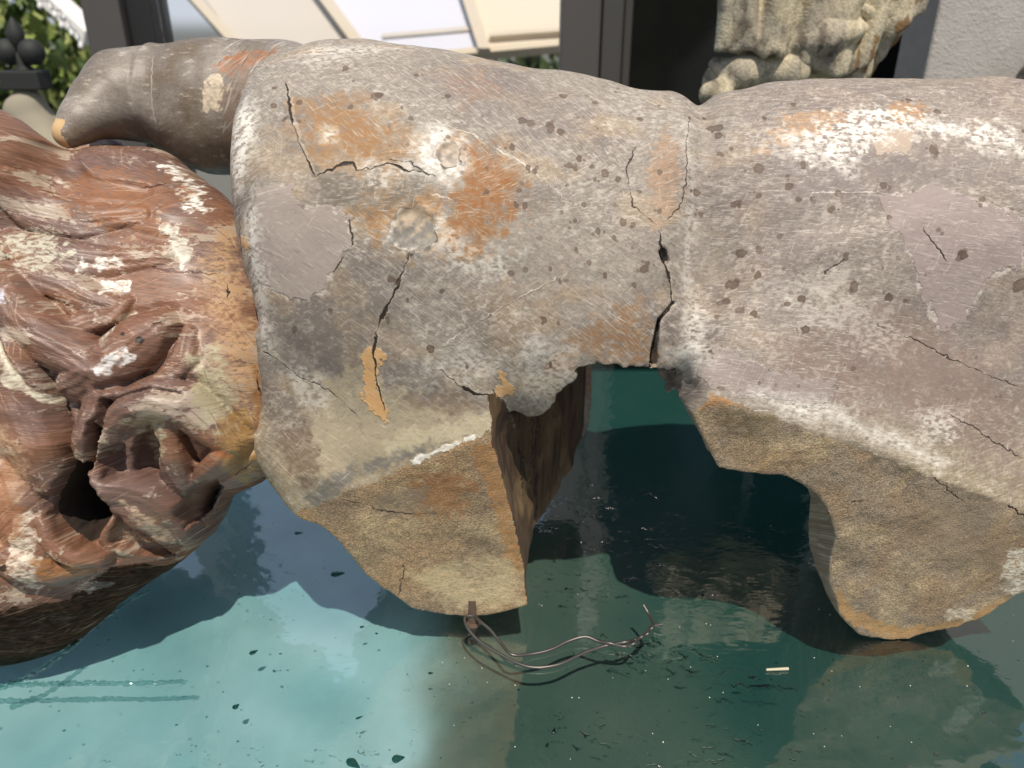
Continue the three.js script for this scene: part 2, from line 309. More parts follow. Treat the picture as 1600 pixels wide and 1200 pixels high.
// locks of hair: centre line on the head, half widths (mm), height over width
const lock = (P, w, a, lean) => locks.push(box2({ p: P, w: P.map((q, i) => { const t = i / (P.length - 1) * (w.length - 1), k = Math.min(w.length - 2, Math.floor(t)); return mix(w[k], w[k + 1], t - k); }), a, lean }, 20));
lock([[-222.3,158.3],[-216.2,161.7],[-203,172.5],[-190.6,183.4],[-185.3,187.3]], [10, 12, 14, 13.5, 10], 0.8, 0.25);
lock([[-262.4,211],[-256.6,203.8],[-249.2,193.7],[-238.7,183.3],[-223.8,173.9],[-211.7,164.4],[-210,152.9],[-214.8,138.6],[-220,127.2]], [10, 11, 12, 12.5, 12, 11.5, 10, 7], 0.85, 0.3);
lock([[-255.5,172.2],[-253.6,159.3],[-250.7,146],[-242.7,126.5],[-238.9,111.4]], [15, 17, 18, 16, 10], 0.7, 0.2);
lock([[-260,116.5],[-253,96.5],[-250,82.6],[-243.4,75.1]], [12, 13, 12, 9], 0.6);
lock([[-216.3,112.5],[-212.4,128.1],[-207.7,139.6],[-199.7,146.9],[-183,151.8],[-169.5,147.2],[-163,138.9],[-155.7,131.2],[-150.4,125.7]], [7, 9, 11, 12, 12, 11, 10, 8], 0.9, -0.25);
lock([[-150.4,125.7],[-156.8,115.6],[-166.8,108],[-175.5,102.3]], [7, 8, 6, 3], 0.9);
lock([[-181.8,137.9],[-183.2,123.2],[-183.9,111],[-181.9,100.5],[-174.5,92.7]], [8, 9, 9, 7, 4], 0.7, 0.3);
lock([[-200.3,135],[-205.2,123.7],[-205.8,111]], [9, 9, 6], 0.5);
lock([[-223.7,124],[-218.6,110.5],[-212.5,102.4],[-204.8,101.1],[-196.1,96.1],[-189.7,88.2],[-188,75],[-188.5,59.8]], [4, 6, 9, 10, 10, 9, 6, 3], 0.9, 0.3);
lock([[-205.6,94],[-200.2,90.5],[-195.2,81.3],[-193.5,68.5]], [8, 11, 10, 5], 0.6, 0.3);
lock([[-239.4,89.7],[-237.7,80],[-232.8,72.4],[-226.1,66.7],[-221.3,64]], [5, 6.5, 7, 7, 5], 1.1, -0.2);
lock([[-260.3,73.3],[-251.4,65.4],[-241.2,57.7],[-230.5,57.7]], [10, 12, 9, 5], 0.6);
lock([[-255.9,217.8],[-234,209.7],[-218.9,201.4],[-206.4,198.1]], [7, 8, 7, 4], 0.45, 0.4);
lock([[-232,184.8],[-221.5,189.7],[-210.3,194],[-203.9,201.5]], [6, 7, 6, 3], 0.6, -0.3);
lock([[-180,161.8],[-171,171.5],[-170.4,184.7]], [6, 7, 4], 0.4);
lock([[-266.1,261.8],[-255.3,249.6],[-232.7,244.8],[-204.5,249.1]], [9, 11, 10, 5], 0.25, 0.3);
lock([[-266.3,231.6],[-243.6,226.7],[-216.5,222.1],[-188.1,225.9]], [7, 8, 8, 4], 0.25, 0.3);
const groove = (P, w, a) => grooves.push(box2({ p: P, w: P.map(() => w), a }, 12));
groove([[-209,156.9],[-199.2,159],[-186.6,163.4],[-178.4,174.9],[-175.4,186.3]], 3, 4);
groove([[-257.9,186.6],[-249.9,172.2],[-241.1,157.3],[-233,148.1]], 3.2, 4);
groove([[-206.5,149.9],[-208.9,140],[-214.1,128.3],[-218.7,116.2]], 2.6, 9);
groove([[-232,143.9],[-226.3,129.4],[-226.9,120.8]], 2.6, 5);
groove([[-206.4,148.9],[-195.6,152.7],[-183.3,156.2],[-169.5,153.3]], 2, 4);
groove([[-258.4,287.1],[-236.4,265],[-207.1,262.3]], 6, 2.5);
const hollow = (P, a) => hollows.push(box2({ p: P, a }, 12));
hollow([[-226.2,121.8],[-229.8,115.1],[-238.1,99.8],[-239.4,91],[-234.1,78.7],[-227.6,71.4],[-221.3,74.2],[-213.4,87.8],[-211.6,96.4],[-217.5,107.8],[-221.8,119.1]], 52);
hollow([[-195.4,132.1],[-186.7,135],[-185,127],[-188.2,111.7],[-194.8,106.4],[-202.7,110.6],[-200.1,123.3]], 9);
hollow([[-175.3,131.3],[-172.9,130.6],[-170.2,121.2],[-169.3,113.9],[-172.6,114],[-174.9,120.9]], 9);
hollow([[-209.9,127.8],[-203.3,127.2],[-206.3,108],[-212.9,108.9],[-214.1,119]], 6);
hollow([[-215.4,138.6],[-211.3,142.3],[-213.6,128.2],[-218.3,114.4],[-220.2,113],[-217.8,125]], 14);
hollow([[-178.3,98.8],[-166.3,104.9],[-164.1,97.8],[-178.1,79],[-184.8,73.4],[-185.8,87]], 7);
hollow([[-209.6,89.5],[-207.2,75.1],[-198.7,63.5],[-197.7,53.6],[-210.4,63.8],[-217.5,72]], 7);
for (const k of [[-0.0477,0.2492,-0.0009]]) knots.push([...k, 0.0105]);
for (const k of [[-0.03,0.2806,-0.0176]]) knots.push([...k, 0.0064]);

// cracks deep enough to be cut into the wood (points on the surface, half width)
bound([[0.0741,0.1758,-0.0081],[0.0738,0.1853,-0.0069],[0.075,0.2009,-0.0075],[0.0825,0.2077,-0.0126]], 0.0019549999999999997);
bound([[0.0755,0.2339,-0.0149],[0.077,0.2293,-0.0138]], 0.0018399999999999998);

// ----- trunk -----
const SH = new Sheet(2048, 1412, -175, 0, 325, 345);
{
  const warm = [160, 141, 116], dark = [104, 94, 88], mauve = [142, 130, 122], grey = [143, 135, 124], olive = [146, 133, 104], chalk = [222, 217, 202];
  SH.fill((x, y, o) => {
    o[0] = grey[0]; o[1] = grey[1]; o[2] = grey[2];
    const a = fbm2(x * 0.022, y * 0.03, 4, 1), b = fbm2(x * 0.05 + 9, y * 0.07, 4, 2), c = fbm2(x * 0.16, y * 0.3, 4, 3), f = fbm2(x * 0.9, y * 1.5, 3, 4), p = fbm2(x * 0.35 - y * 0.12, y * 0.7, 4, 6);
    lerp3(o, dark, clamp(a * 1.5, 0, 0.6)); lerp3(o, warm, clamp(b * 1.8 - 0.1, 0, 0.7));
    lerp3(o, mauve, clamp((x - 90) / 90, 0, 0.6));
    lerp3(o, olive, sstep(150, 95, y) * 0.75);
    lerp3(o, dark, clamp(c * 1.4 - 0.12, 0, 0.26)); lerp3(o, [178, 168, 152], clamp(fbm2(x * 0.3 + 40, y * 0.42, 4, 71) * 1.8 - 0.15, 0, 0.28));
    lerp3(o, chalk, clamp(p * 1.8 - 0.25, 0, 0.32) * clamp(0.6 + 1.5 * fbm2(x * 0.03, y * 0.03, 2, 61), 0, 1));
    const k = 1 + 0.16 * f + 0.10 * c; o[0] *= k; o[1] *= k; o[2] *= k;
    o[3] = 0.05 * c + 0.03 * f;
  });
  tick('trunk base');
  const B = (P, c, a, o) => SH.blotch(P, c, a, o);
  // tan bare wood of the neck
        // brown bare patches
  B([[-104.2,273],[-80.2,275.2],[-61.3,266.1],[-47.2,254.4],[-46.3,248.1],[-60.5,240.6],[-72.4,240.1],[-88.8,243.5],[-97.5,254.9]], [148, 112, 74], 0.85, { rag: 9, soft: 15, rough: 0.55 });
  B([[-27,254.9],[-12.4,254],[0,242.6],[5.6,228.9],[-1.5,216.5],[-16.9,201.6],[-32.1,207.7],[-28.9,225.6],[-23.8,239.5]], [146, 104, 66], 0.95, { rag: 9, soft: 12, rough: 0.45 });
  B([[-76.9,219.7],[-57.4,229],[-33.5,226.9],[-33.6,206.2],[-48.9,200.1],[-69.8,211.5]], [158, 118, 76], 0.7, { rag: 8, soft: 7, rough: 0.9 });
  B([[41.8,173.6],[64.3,183.2],[75.1,156.7],[63,153.7],[39.4,155.8],[19.7,152.6]], [144, 112, 82], 0.7, { rag: 7, soft: 9, rough: 0.9 });
  B([[67.5,250.3],[79.2,274.1],[86.3,262.2],[83.7,228.2],[70.2,217.4]], [164, 128, 96], 0.5, { rag: 5, soft: 6, rough: 0.8 });
  B([[142.4,281.3],[165,284],[172.3,274.8],[148.8,264.1],[127.4,262.6]], [176, 140, 106], 0.7, { rag: 6, soft: 5, rough: 0.8 });
  B([[193.4,283.4],[212.3,288.2],[211.4,274.8],[193.8,272]], [172, 134, 98], 0.7, { rag: 4, soft: 4, rough: 0.8 });
  B([[-35.5,297.5],[-13.3,304.5],[-6.4,284.9],[-25.1,277.7]], [150, 112, 84], 0.5, { rag: 6, soft: 8, rough: 0.8 });
  // darker weathered zones
  B([[-115.1,173.2],[-74.2,189],[-42.8,200.2],[-50,177.6],[-77.4,154.6],[-106.4,143.3],[-119.2,152.9]], [108, 101, 93], 0.5, { rag: 12, soft: 26, rough: 0.9 });
  B([[-96.2,237.2],[-72.3,236],[-36.5,235.9],[-48.5,223.5],[-72.5,219.9],[-90.1,225.2]], [104, 96, 84], 0.6, { rag: 8, soft: 8, rough: 0.9 });
  B([[142.3,167.7],[194.6,180.8],[271.4,137.5],[274.8,90.2],[199,129.9],[129.7,142.1]], [128, 110, 100], 0.6, { rag: 8, soft: 14, rough: 0.7 });
  B([[-46.4,311.4],[33.1,291],[31.7,257.5],[-6.2,260.9],[-50.6,288.7]], [122, 114, 108], 0.5, { rag: 9, soft: 14, rough: 0.9 });
  B([[129.7,255],[241.5,251.7],[252.9,235.2],[196.6,238.8],[140.7,227.2]], [126, 116, 112], 0.5, { rag: 9, soft: 12, rough: 0.9 });
  // smooth skins of old ground paint
  const skin = (P, c) => { B(P, [206, 198, 186], 0.6, { rag: 3.2, soft: 1.6, rough: 0.8 }); B(P.map(([x, y], i) => [x + (i % 2 ? 0.8 : -0.8), y + 0.6]), c, 0.95, { rag: 3, soft: 0.5, rough: 0.12, lift: 0.25 }); };
  skin([[-121,229.9],[-105.3,230.8],[-100.1,220.3],[-86.6,221.8],[-77,216.9],[-76,206.3],[-85.8,192.5],[-93,183.1],[-103.4,182.3],[-116.8,184.1],[-129.1,195.4],[-125.9,216.5]], [158, 146, 137]);
  skin([[185.2,235.6],[196.4,235.4],[208.3,237.9],[220.8,231.1],[240.1,227.2],[253.5,221.4],[257.8,199.5],[238,196],[233,175.3],[220.3,168.9],[206,189.7],[198.5,204.3],[187.3,219.5]], [154, 140, 134]);
  skin([[96.4,145.5],[101,161.7],[122.5,151.4],[163.4,142.4],[160.8,129.6],[130,135.7],[103.3,138]], [148, 136, 129]);
  skin([[183.6,268.3],[206.7,270.3],[197.7,255.4],[181.9,255.5]], [178, 160, 142]);
  B([[-99,146.2],[-77.8,151.7],[-53.1,136.6],[-13.5,127.2],[-10.2,117.4],[-33.9,113.9],[-61.8,103.9],[-96.5,97.1],[-109.7,110.7]], [164, 152, 126], 0.8, { rag: 6, soft: 3, rough: 0.5 });
  B([[-71.5,114],[-36.9,125.4],[-10.1,130.6],[-8.6,119.2],[-37.3,113.9],[-61.7,105.6]], [182, 172, 142], 0.75, { rag: 4, soft: 2, rough: 0.6 });
  B([[-128.4,114.3],[-108.6,127.4],[-103,103.9],[-111.7,86.7],[-117.4,97.1]], [108, 92, 74], 0.7, { rag: 4, soft: 3, rough: 0.6 });
  B([[-111.7,86.7],[-82.8,102.2],[-40.7,113.2],[-47.9,106.6],[-83.3,95.3],[-110,75.9]], [112, 108, 100], 0.75, { rag: 3, soft: 3, rough: 0.6 });
  B([[-59.7,136.6],[-26.4,139.7],[-10.1,130.6],[-36.9,127]], [122, 106, 88], 0.55, { rag: 4, soft: 4, rough: 0.8 });
  // chalky white
  const W = (P, a = 0.85, o = {}) => B(P, [230, 227, 216], a * 0.8, { rag: 8, soft: 9, rough: 1.7, f: 0.3, ...o });
  W([[-45.8,256.1],[-33.9,263.7],[-23,254.1],[-19.9,242.9],[-27.4,234.7],[-39.5,237.3],[-45,245.1]], 1, { rag: 3, rough: 0.5 });
  W([[-72.4,240.1],[-48.7,248],[-42.5,238.8],[-60.4,232]], 0.5);
  W([[-58.3,214.5],[-48.6,222],[-33.5,216.5],[-33.6,204.8],[-45.8,201.6],[-56.3,204.3]], 0.75, { rag: 4, rough: 0.8 });
  W([[-30.5,212.2],[-12.3,202.6],[0,201.7],[-3.1,193],[-30.8,195]], 0.5);
  W([[-140.1,275.1],[-133.2,285.2],[-124.4,270],[-124.8,245.9],[-133.4,233.2],[-140,251.9]], 0.85, { rag: 3 });
  W([[-128.7,223],[-123.3,230.3],[-120.8,196.4],[-124.7,156.3],[-129,162.7],[-132.8,188.5]], 0.7, { rag: 3 });
  W([[141.6,266.9],[164.2,280.4],[190.1,283.4],[209.2,278.9],[216.9,270.8],[192.8,266.2],[179.4,260.9],[166.1,252.5],[147.9,256.7]], 0.85, { rag: 9, rough: 1.7 });
  W([[207.2,272.4],[240.8,274.9],[253.4,264.3],[254.8,255.2],[242.4,257],[225.4,265]], 0.8, { rag: 8, rough: 1.7 });
  W([[124.6,264.8],[146.9,272.2],[169.2,252.4],[171.6,243.8],[153.3,247.8]], 0.5, { rag: 8 });
  W([[90.6,195.2],[102.7,182.6],[100.4,151.7],[94,149.4],[88.3,154.4],[87.8,176]], 0.55, { rag: 4 });
  W([[76.9,156.9],[94.2,156.1],[94,150.1],[95.6,163.9]], 0.8, { rag: 2, rough: 0.7 });
  W([[122.7,193.3],[159.5,198.4],[203.1,168.6],[193.8,155.7],[142,173.9]], 0.35, { rag: 8 });
  W([[6.4,167.1],[32.6,160.1],[30.2,143.8],[20.7,134.6],[3.4,137.7]], 0.45, { rag: 5 });
  W([[-54.9,103.9],[-34,112.2],[-19.7,117.2],[-19.7,112.9],[-37.5,108.6],[-53.3,101.2]], 1, { rag: 1.5, soft: 1, rough: 0.5, lift: 0.3 });
  W([[121.5,138.2],[140.3,134.2],[160.6,132.8],[167.6,128],[154.2,124.7],[140.6,127.8]], 0.9, { rag: 3, rough: 0.8, lift: 0.2 });
  W([[160.8,129.6],[199.5,118.5],[229.2,103.7],[225.8,98.7],[196.5,111.9],[164.5,123.1]], 0.75, { rag: 3, rough: 0.9 });
  W([[209.3,130],[234.6,127],[232.1,113.7],[213.9,116.9]], 0.6, { rag: 5 });
  W([[-119.2,152.9],[-98.5,149.2],[-94.4,130.5],[-111.7,130.7]], 0.45, { rag: 5 });
  W([[-91,258.2],[-85,258.3],[-83.2,252.6],[-88.3,252.6]], 0.9, { rag: 2, rough: 0.8 });
  W([[-107,318.2],[-80.6,320.6],[-60.8,319.9],[-78,307.1],[-103,302.4]], 0.5, { rag: 5 });
  W([[-51.6,154.6],[-25.6,160.6],[-3.3,155.3],[-13.2,143],[-39.2,145.7]], 0.4, { rag: 6 });
  W([[87.3,283.9],[94.6,281.8],[93.4,230.5],[91.1,182.7],[85.4,185.2],[87.3,238.3]], 0.4, { rag: 3 });
  // filler scraps round the lower cracks
  const F = (P) => B(P, [202, 160, 108], 1, { rag: 2, soft: 0.6, rough: 0.15, f: 0.5, lift: 0.25 });
  F([[-73.6,159],[-67,160.4],[-63,155.7],[-67.4,150.1],[-69.6,142.7],[-64.9,130.3],[-66.8,123.9],[-73.7,130.3],[-77.9,135.1],[-75,142.7],[-75.4,154.6]]);
  F([[-7.9,151.5],[0,144.2],[1.4,137.7],[-11.7,137.6],[-5.4,142.9]]);
  F([[-134.4,213.5],[-128.5,211],[-130.4,207.1],[-135.9,210.3]]);
  // rasp marks, by the thousand, running in families
  for (let i = 0; i < 52000; i++) {
    const x = rr(-170, 320), y = rr(20, 345), n = noise2(x * 0.012, y * 0.012, 40), m = noise2(x * 0.02 + 30, y * 0.02, 41);
    if (rnd() > 0.55 + 0.9 * m) continue;
    let a = n > 0.12 ? 0.45 : n < -0.1 ? -0.6 : 0.12; if (y > 250 && x < 60) a = -0.75; if (x > 95) a = n > 0.2 ? 0.35 : -0.12; a += rr(-0.16, 0.16); if (rnd() < 0.12) a += 1.3;
    const L = rr(1, rnd() < 0.06 ? 16 : 6), light = rnd() < 0.72;
    SH.scratch(x, y, Math.cos(a) * L, Math.sin(a) * L, rr(0.13, 0.22), light ? [222, 215, 204] : [76, 66, 58], rr(0.15, light ? 0.8 : 0.55), rr(0, 0.05));
  }
  for (let i = 0; i < 2600; i++) { const x = rr(-170, 320), y = rr(10, 345); SH.scratch(x, y, rr(-1.6, 1.6), rr(-1.6, 1.6), rr(0.2, 0.55), rnd() < 0.6 ? [226, 222, 212] : [84, 74, 66], rr(0.15, 0.5), 0.02); }
  tick('rasp');
  // long pale scores
  for (const P of [[[-40,266.7],[-18.5,259.6],[0,249.6]], [[-48.5,232.4],[-30.5,227],[-3.1,217.9]], [[-3.1,252.7],[15.6,239.1],[41,219.2]], [[146.7,236.4],[165.2,235.2],[184,236.3]], [[-35.2,160.5],[0,181.6],[31.6,197.3]]]) { SH.line(P.map(([x, y]) => [x + 0.3, y - 0.35]), 0.35, [84, 72, 62], 0.6, 0.1, 0.8); SH.line(P, 0.45, [226, 218, 206], 0.85, 0.05, 0.8); }
  for (const P of [[[185.6,172],[206.9,165.5],[224.7,156.8],[247.4,148.5],[270.8,141.4]], [[223.6,130.2],[251,117.3],[274.4,103.9]], [[-45.5,239.3],[-35,237.5]], [[-60.6,245],[-48.6,244.3],[-41,238.2]], [[73.5,219.2],[84.4,229.9],[88.3,244.9],[89.2,266.6],[94.8,286.9]], [[71.8,220.7],[60.5,229.3],[58.4,239.6],[56.9,248.8],[62.6,261.2]], [[-133.9,221.8],[-136.8,206.5]], [[-114.3,149.7],[-93.3,138.4],[-80.8,127.1]], [[-10,140.2],[0,128.7]], [[155.1,195.4],[165.3,202.7]], [[202,217.7],[216.7,201.4]], [[-48.8,201.5],[-42.7,206]], [[-77,216.9],[-75.5,205.7],[-86.4,192]]])
    SH.line(P, 0.42, [46, 36, 28], 0.92, 0.5, 0.8);
  for (const P of [[[-111.5,289.1],[-107.4,273.3],[-104.4,261.8],[-99.7,250.1],[-92.5,235.3]], [[-92.5,235.3],[-85.6,238.7],[-78.3,241.8],[-74.8,242.2],[-73.5,238.8],[-65,240.5],[-59.1,242.9],[-53.1,240.9],[-45.5,239.3]], [[74.1,153.7],[73.8,161.2],[75,174.8],[82.5,183.3]], [[82.5,183.3],[79.6,193.5],[76.3,203.7],[74.1,211.3],[73.5,219.2]], [[75.5,206.7],[77,202.2]], [[-48.8,201.5],[-55.7,186],[-62.6,174.7],[-67.2,166.2],[-69.5,157.4],[-69,142.7],[-67,129.6]], [[-40.5,151.1],[-35.8,148.7],[-28,142.7],[-19.9,138.2],[-10.1,137.7],[-3.4,133.3]], [[-128.9,159.7],[-122.8,157.4],[-114.3,149.7]]]) { SH.line(P.map(([x, y]) => [x + 0.7, y + 0.5]), 1.3, [196, 182, 160], 0.4, -0.12, 1.2); SH.line(P, 0.8, [34, 25, 18], 0.97, 0.6, 0.7); }
  // oil spots
  const spots = [[-117.2,285.8,1.3],[-115.7,274.1,1.7],[-102.8,274.9,1.7],[-101.2,263.5,1.3],[-108.7,265.7,1.3],[-78,288.8,1.3],[-66,278.7,2.3],[-64.6,279.5,2],[-77.4,271.8,2.3],[-48.6,266.5,1.7],[-48.1,295.4,1.7],[-82.8,297.5,1.7],[0,254.9,2],[4.8,270.7,3],[8.9,269.6,2],[7.8,244.5,1.7],[10.9,242.7,2],[3.7,232.8,1.3],[6.2,225.4,2],[1.9,225.7,1.7],[19.1,267.5,2.6],[24.2,265.7,2.6],[28.3,247.6,2.3],[33.2,251.4,2.3],[46,245.1,2],[52.5,242.5,1.7],[55.3,221,3],[42.6,216.2,2],[50.6,212.7,1.7],[31.5,206.4,1.7],[35.2,228.1,1.3],[30.8,220.1,1.3],[-12.2,230.7,1.3],[-30.7,257,1.7],[-0.6,194,1.3],[-34.2,184.9,1.7],[-40.7,159,1.7],[16,173.2,2],[23.1,171.8,1.3],[66.5,198.6,2.6],[67.7,201.1,1.7],[60.7,190.6,1.3],[107.5,278.6,2.6],[107.8,272.7,2.3],[104.1,288.5,1.7],[112.9,263.1,1.3],[125.1,250.7,3.6],[131.5,280.7,1.7],[147.3,289.1,1.7],[206.4,290.3,2],[218.6,282,2.3],[145.9,250.6,2],[139.1,239.7,1.7],[142.7,232.7,1.7],[149,233,1.3],[124.2,236.5,2],[113.6,233.1,2.6],[115.1,231.7,1.7],[134.4,215.2,1.7],[124.5,209.4,2.3],[116.5,208.3,2],[123.9,196.4,2.3],[112.9,193.3,2.6],[115.1,178.9,3],[121.9,177.1,2.3],[109.6,184.7,1.7],[171.6,190,3],[165.7,204.2,2],[190.5,185.5,1.7],[189.8,186.1,1.3],[138.7,181.7,1.7],[145.5,184.3,1.7],[158.9,227.7,1.7],[184,238.9,2],[210.7,257.2,2.6],[222.6,204.4,3.3],[224.1,205,2],[231.9,231.1,2.6],[138.1,245.4,1.3],[162.1,236,1.3],[41,241.2,1.3],[73.9,247,1.7],[94.3,240.2,2],[96.9,229.2,1.7],[91.1,240,1.3],[100.8,159,1.3],[107.2,260.9,1.7],[101.3,248.6,1.3],[23.7,191.1,1.7],[18.8,196.7,1.3],[37.9,200.6,1.3],[46.1,194.8,1.3],[19.7,152.6,1.7],[-55.5,188.8,2.3],[-58.6,189.7,1.7],[-50.7,181,1.3],[-89.2,176.5,1.7],[-108.6,168.4,1.7],[-61,171.9,1.3],[-22.8,150.9,1.3],[258,191.9,3],[257.3,268,2],[73.5,227.2,1.3],[148.3,169.4,2],[199,183.8,1.3],[26.6,237.1,1.3],[39.6,247.9,1.3],[63.9,236.8,1.3],[-12.3,242.8,1.3],[-31.4,281.2,1.7],[26.4,290.3,2],[42.9,287.4,1.3],[66.3,279.9,1.3]];
  for (const [x, y, r] of spots) {
    SH.spot(x, y, r * rr(0.6, 1.05), [86, 70, 58], rr(0.7, 0.95));
    for (let k = Math.floor(rr(0, 3.4)); k > 0; k--) { const a = rr(0, 6.28), e = r * rr(0.9, 2.2); SH.spot(x + Math.cos(a) * e, y + Math.sin(a) * e * 0.7, r * rr(0.15, 0.5), [88, 73, 62], rr(0.5, 0.9)); }
  }
  for (let i = 0; i < 260; i++) { const x = rr(-60, 310), y = rr(100, 320); if (noise2(x * 0.03, y * 0.03, 77) > -0.1) SH.spot(x, y, rr(0.35, 1.2), [96, 80, 68], rr(0.4, 0.8)); }
  // knots
  for (const [cx, cy, r, hot] of [[-30.6,248.1,6.6],[-47.7,212.3,10.9]].map((k, i) => [...k, i])) {
    SH.each(cx - r * 1.6, cy - r * 1.6, cx + r * 1.6, cy + r * 1.6, (x, y, q) => {
      const d = Math.hypot((x - cx) * (hot ? 0.95 : 1.15), y - cy) * (1 + 0.09 * noise2(x * 0.4, y * 0.4, 12)), n = fbm2(x * 0.4, y * 0.4, 3, 31);
      const wob = d * (1 + 0.22 * noise2(x * 0.25, y * 0.25, 14 + hot)), up = sstep(-0.3, 0.5, (y - cy) / r + n);
      if (wob < r) { const tone = hot ? [mix(128, 158, up), mix(124, 142, up), mix(116, 120, up)] : [mix(150, 186, up), mix(140, 168, up), mix(128, 146, up)]; SH.put(q, tone.map((v) => v * (1 + 0.3 * n)), 0.85 * clamp((r - wob) / 1.2, 0, 1), 0); }
      const lx = (x - cx) / r, ly = (y - cy) / r, cres = clamp(1 - Math.abs(wob / r - 0.85) / 0.22, 0, 1) * sstep(0.1, -0.7, lx + 0.4 * ly) * (hot ? 1 : 0.3); if (cres > 0) SH.put(q, [220, 214, 202], cres * clamp(0.7 + n * 2, 0, 1), -0.08 * cres);
      const e = Math.abs(wob - r), kk = clamp(1 - e / 0.7, 0, 1) * (0.35 + 0.65 * sstep(0.25, -0.5, ly - 0.3 * lx)) * clamp(0.75 + 2 * n, 0, 1); if (kk > 0) SH.put(q, [64, 52, 42], 0.9 * kk, 0.3 * kk);
    });
  }
}
tick('trunk paint');
const TM = SH.textures();
const weathered = std({ ...TM, roughness: 0.72 });

// ----- sawn end grain -----
function endGrain(w, h, x0, y0, x1, y1, tone, streaks) {
  const S = new Sheet(w, h, x0, y0, x1, y1);
  S.fill((x, y, o) => {
    const u = x * 0.86 + y * 0.5, v = y * 0.86 - x * 0.5, a = fbm2(u * 0.03, v * 0.03, 4, 3), b = fbm2(u * 0.7, v * 1.5, 3, 4), c = noise2(u * 1.9, v * 2.8, 8), d = noise2(u * 2.4, v * 3.4, 9);
    o[0] = tone[0]; o[1] = tone[1]; o[2] = tone[2];
    lerp3(o, [146, 116, 82], clamp(a * 1.5, 0, 0.4)); lerp3(o, [104, 92, 76], clamp(-a * 1.5, 0, 0.5)); lerp3(o, [178, 160, 124], clamp(fbm2(x * 0.05, y * 0.05, 3, 19) * 1.6, 0, 0.5));
    const k = 1 + 0.16 * b + 0.2 * c + 0.16 * d; o[0] *= k; o[1] *= k; o[2] *= k; o[3] = 0.1 * b + 0.09 * c + 0.06 * d;
  });
  if (streaks) for (let i = 0; i < 46; i++) { const x = rr(x0, x1), y = rr(y0, y1), a = rr(0.5, 1.25), L = rr(15, 55); S.scratch(x, y, Math.cos(a) * L, Math.sin(a) * L, rr(1.2, 3.2), rnd() < 0.6 ? [186, 158, 104] : [122, 108, 92], 0.3, 0); }
  for (let i = 0; i < 1500; i++) S.scratch(rr(x0, x1), rr(y0, y1), rr(-1.6, 1.6), rr(-0.8, 0.8), rr(0.2, 0.5), rnd() < 0.5 ? [226, 206, 160] : [64, 48, 34], rr(0.3, 0.8), 0.04);
  return S;
}
const mmP = (P) => P.map(([x, y]) => [x * 1000, y * 1000]);
const AS = endGrain(768, 896, -125, 0, 20, 169, [146, 125, 96], false);
AS.blotch(mmP([[-0.0559,0.1122],[-0.0347,0.118],[-0.0212,0.1068],[-0.0288,0.0889],[-0.0502,0.0896]]), [142, 98, 60], 0.6, { rag: 6, soft: 6, rough: 0.5 });
AS.blotch(mmP([[-0.0774,0.104],[-0.0492,0.1076],[-0.0467,0.0895],[-0.0722,0.0834]]), [120, 108, 92], 0.6, { rag: 6, soft: 6, rough: 0.5 });
AS.blotch(mmP([[-0.0245,0.1367],[-0.0085,0.1362],[0.0084,0.0439],[0,0.0391],[-0.0141,0.1065]]), [164, 118, 70], 0.6, { rag: 2.5, soft: 3, rough: 0.5 });
AS.blotch(mmP([[-0.0606,0.0415],[-0.0149,0.0599],[0.0057,0.0389],[0.0059,0.0177],[-0.0392,0.0114]]), [188, 172, 134], 0.6, { rag: 6, soft: 8, rough: 0.6 });
for (const P of [[[-0.095,0.1024],[-0.0816,0.0966],[-0.0715,0.0917],[-0.0575,0.0885],[-0.0396,0.0879]], [[-0.0629,0.0517],[-0.0653,0.0391],[-0.0688,0.0235]]]) AS.line(mmP(P), 0.4, [48, 34, 22], 0.9, 0.5, 1);
const TS = endGrain(1280, 880, 70, -10, 320, 185, [138, 125, 105], true);
TS.blotch(mmP([[0.0914,0.1564],[0.0993,0.1708],[0.1278,0.1713],[0.1614,0.1614],[0.2042,0.1428],[0.1989,0.138],[0.1629,0.1538],[0.1295,0.1608],[0.1097,0.1643]]), [174, 128, 84], 0.6, { rag: 2.5, soft: 3, rough: 0.5 });
TS.blotch(mmP([[0.1038,0.1604],[0.1362,0.159],[0.132,0.1454],[0.1091,0.145]]), [110, 96, 66], 0.5, { rag: 6, soft: 6, rough: 0.7 });
TS.blotch(mmP([[0.1848,0.1425],[0.2042,0.1428],[0.2067,0.1329],[0.1903,0.1326]]), [92, 84, 72], 0.6, { rag: 5, soft: 4, rough: 0.7 });
TS.blotch(mmP([[0.1838,0.0424],[0.2004,0.025],[0.2301,0.0101],[0.2667,0.0139],[0.2927,0.038],[0.2765,0.0062],[0.2327,-0.0007],[0.1946,0.017]]), [168, 132, 84], 0.75, { rag: 3, soft: 4, rough: 0.4 });
TS.blotch(mmP([[0.2068,0.1057],[0.2618,0.1027],[0.2844,0.0526],[0.2462,0.0612]]), [138, 124, 102], 0.5, { rag: 8, soft: 12, rough: 0.6 });
TS.blotch(mmP([[0.2557,0.0267],[0.2748,0.0247],[0.2742,0.0142],[0.2586,0.0163]]), [214, 206, 182], 0.6, { rag: 3, soft: 3, rough: 1 });
TS.blotch(mmP([[0.2767,0.0715],[0.2854,0.0717],[0.2979,0.0331],[0.2839,0.0428]]), [212, 206, 188], 0.7, { rag: 4, soft: 3, rough: 1 });
for (const P of [[[0.1799,0.1008],[0.1842,0.1031],[0.1902,0.1036]], [[0.217,0.125],[0.2297,0.1148],[0.2427,0.1044]], [[0.2669,0.1028],[0.2778,0.0951]]]) TS.line(mmP(P), 0.6, [48, 34, 24], 0.9, 0.5, 1);
const armEnd = std({ ...AS.textures(), roughness: 0.9 }), thighEnd = std({ ...TS.textures(), roughness: 0.9 });
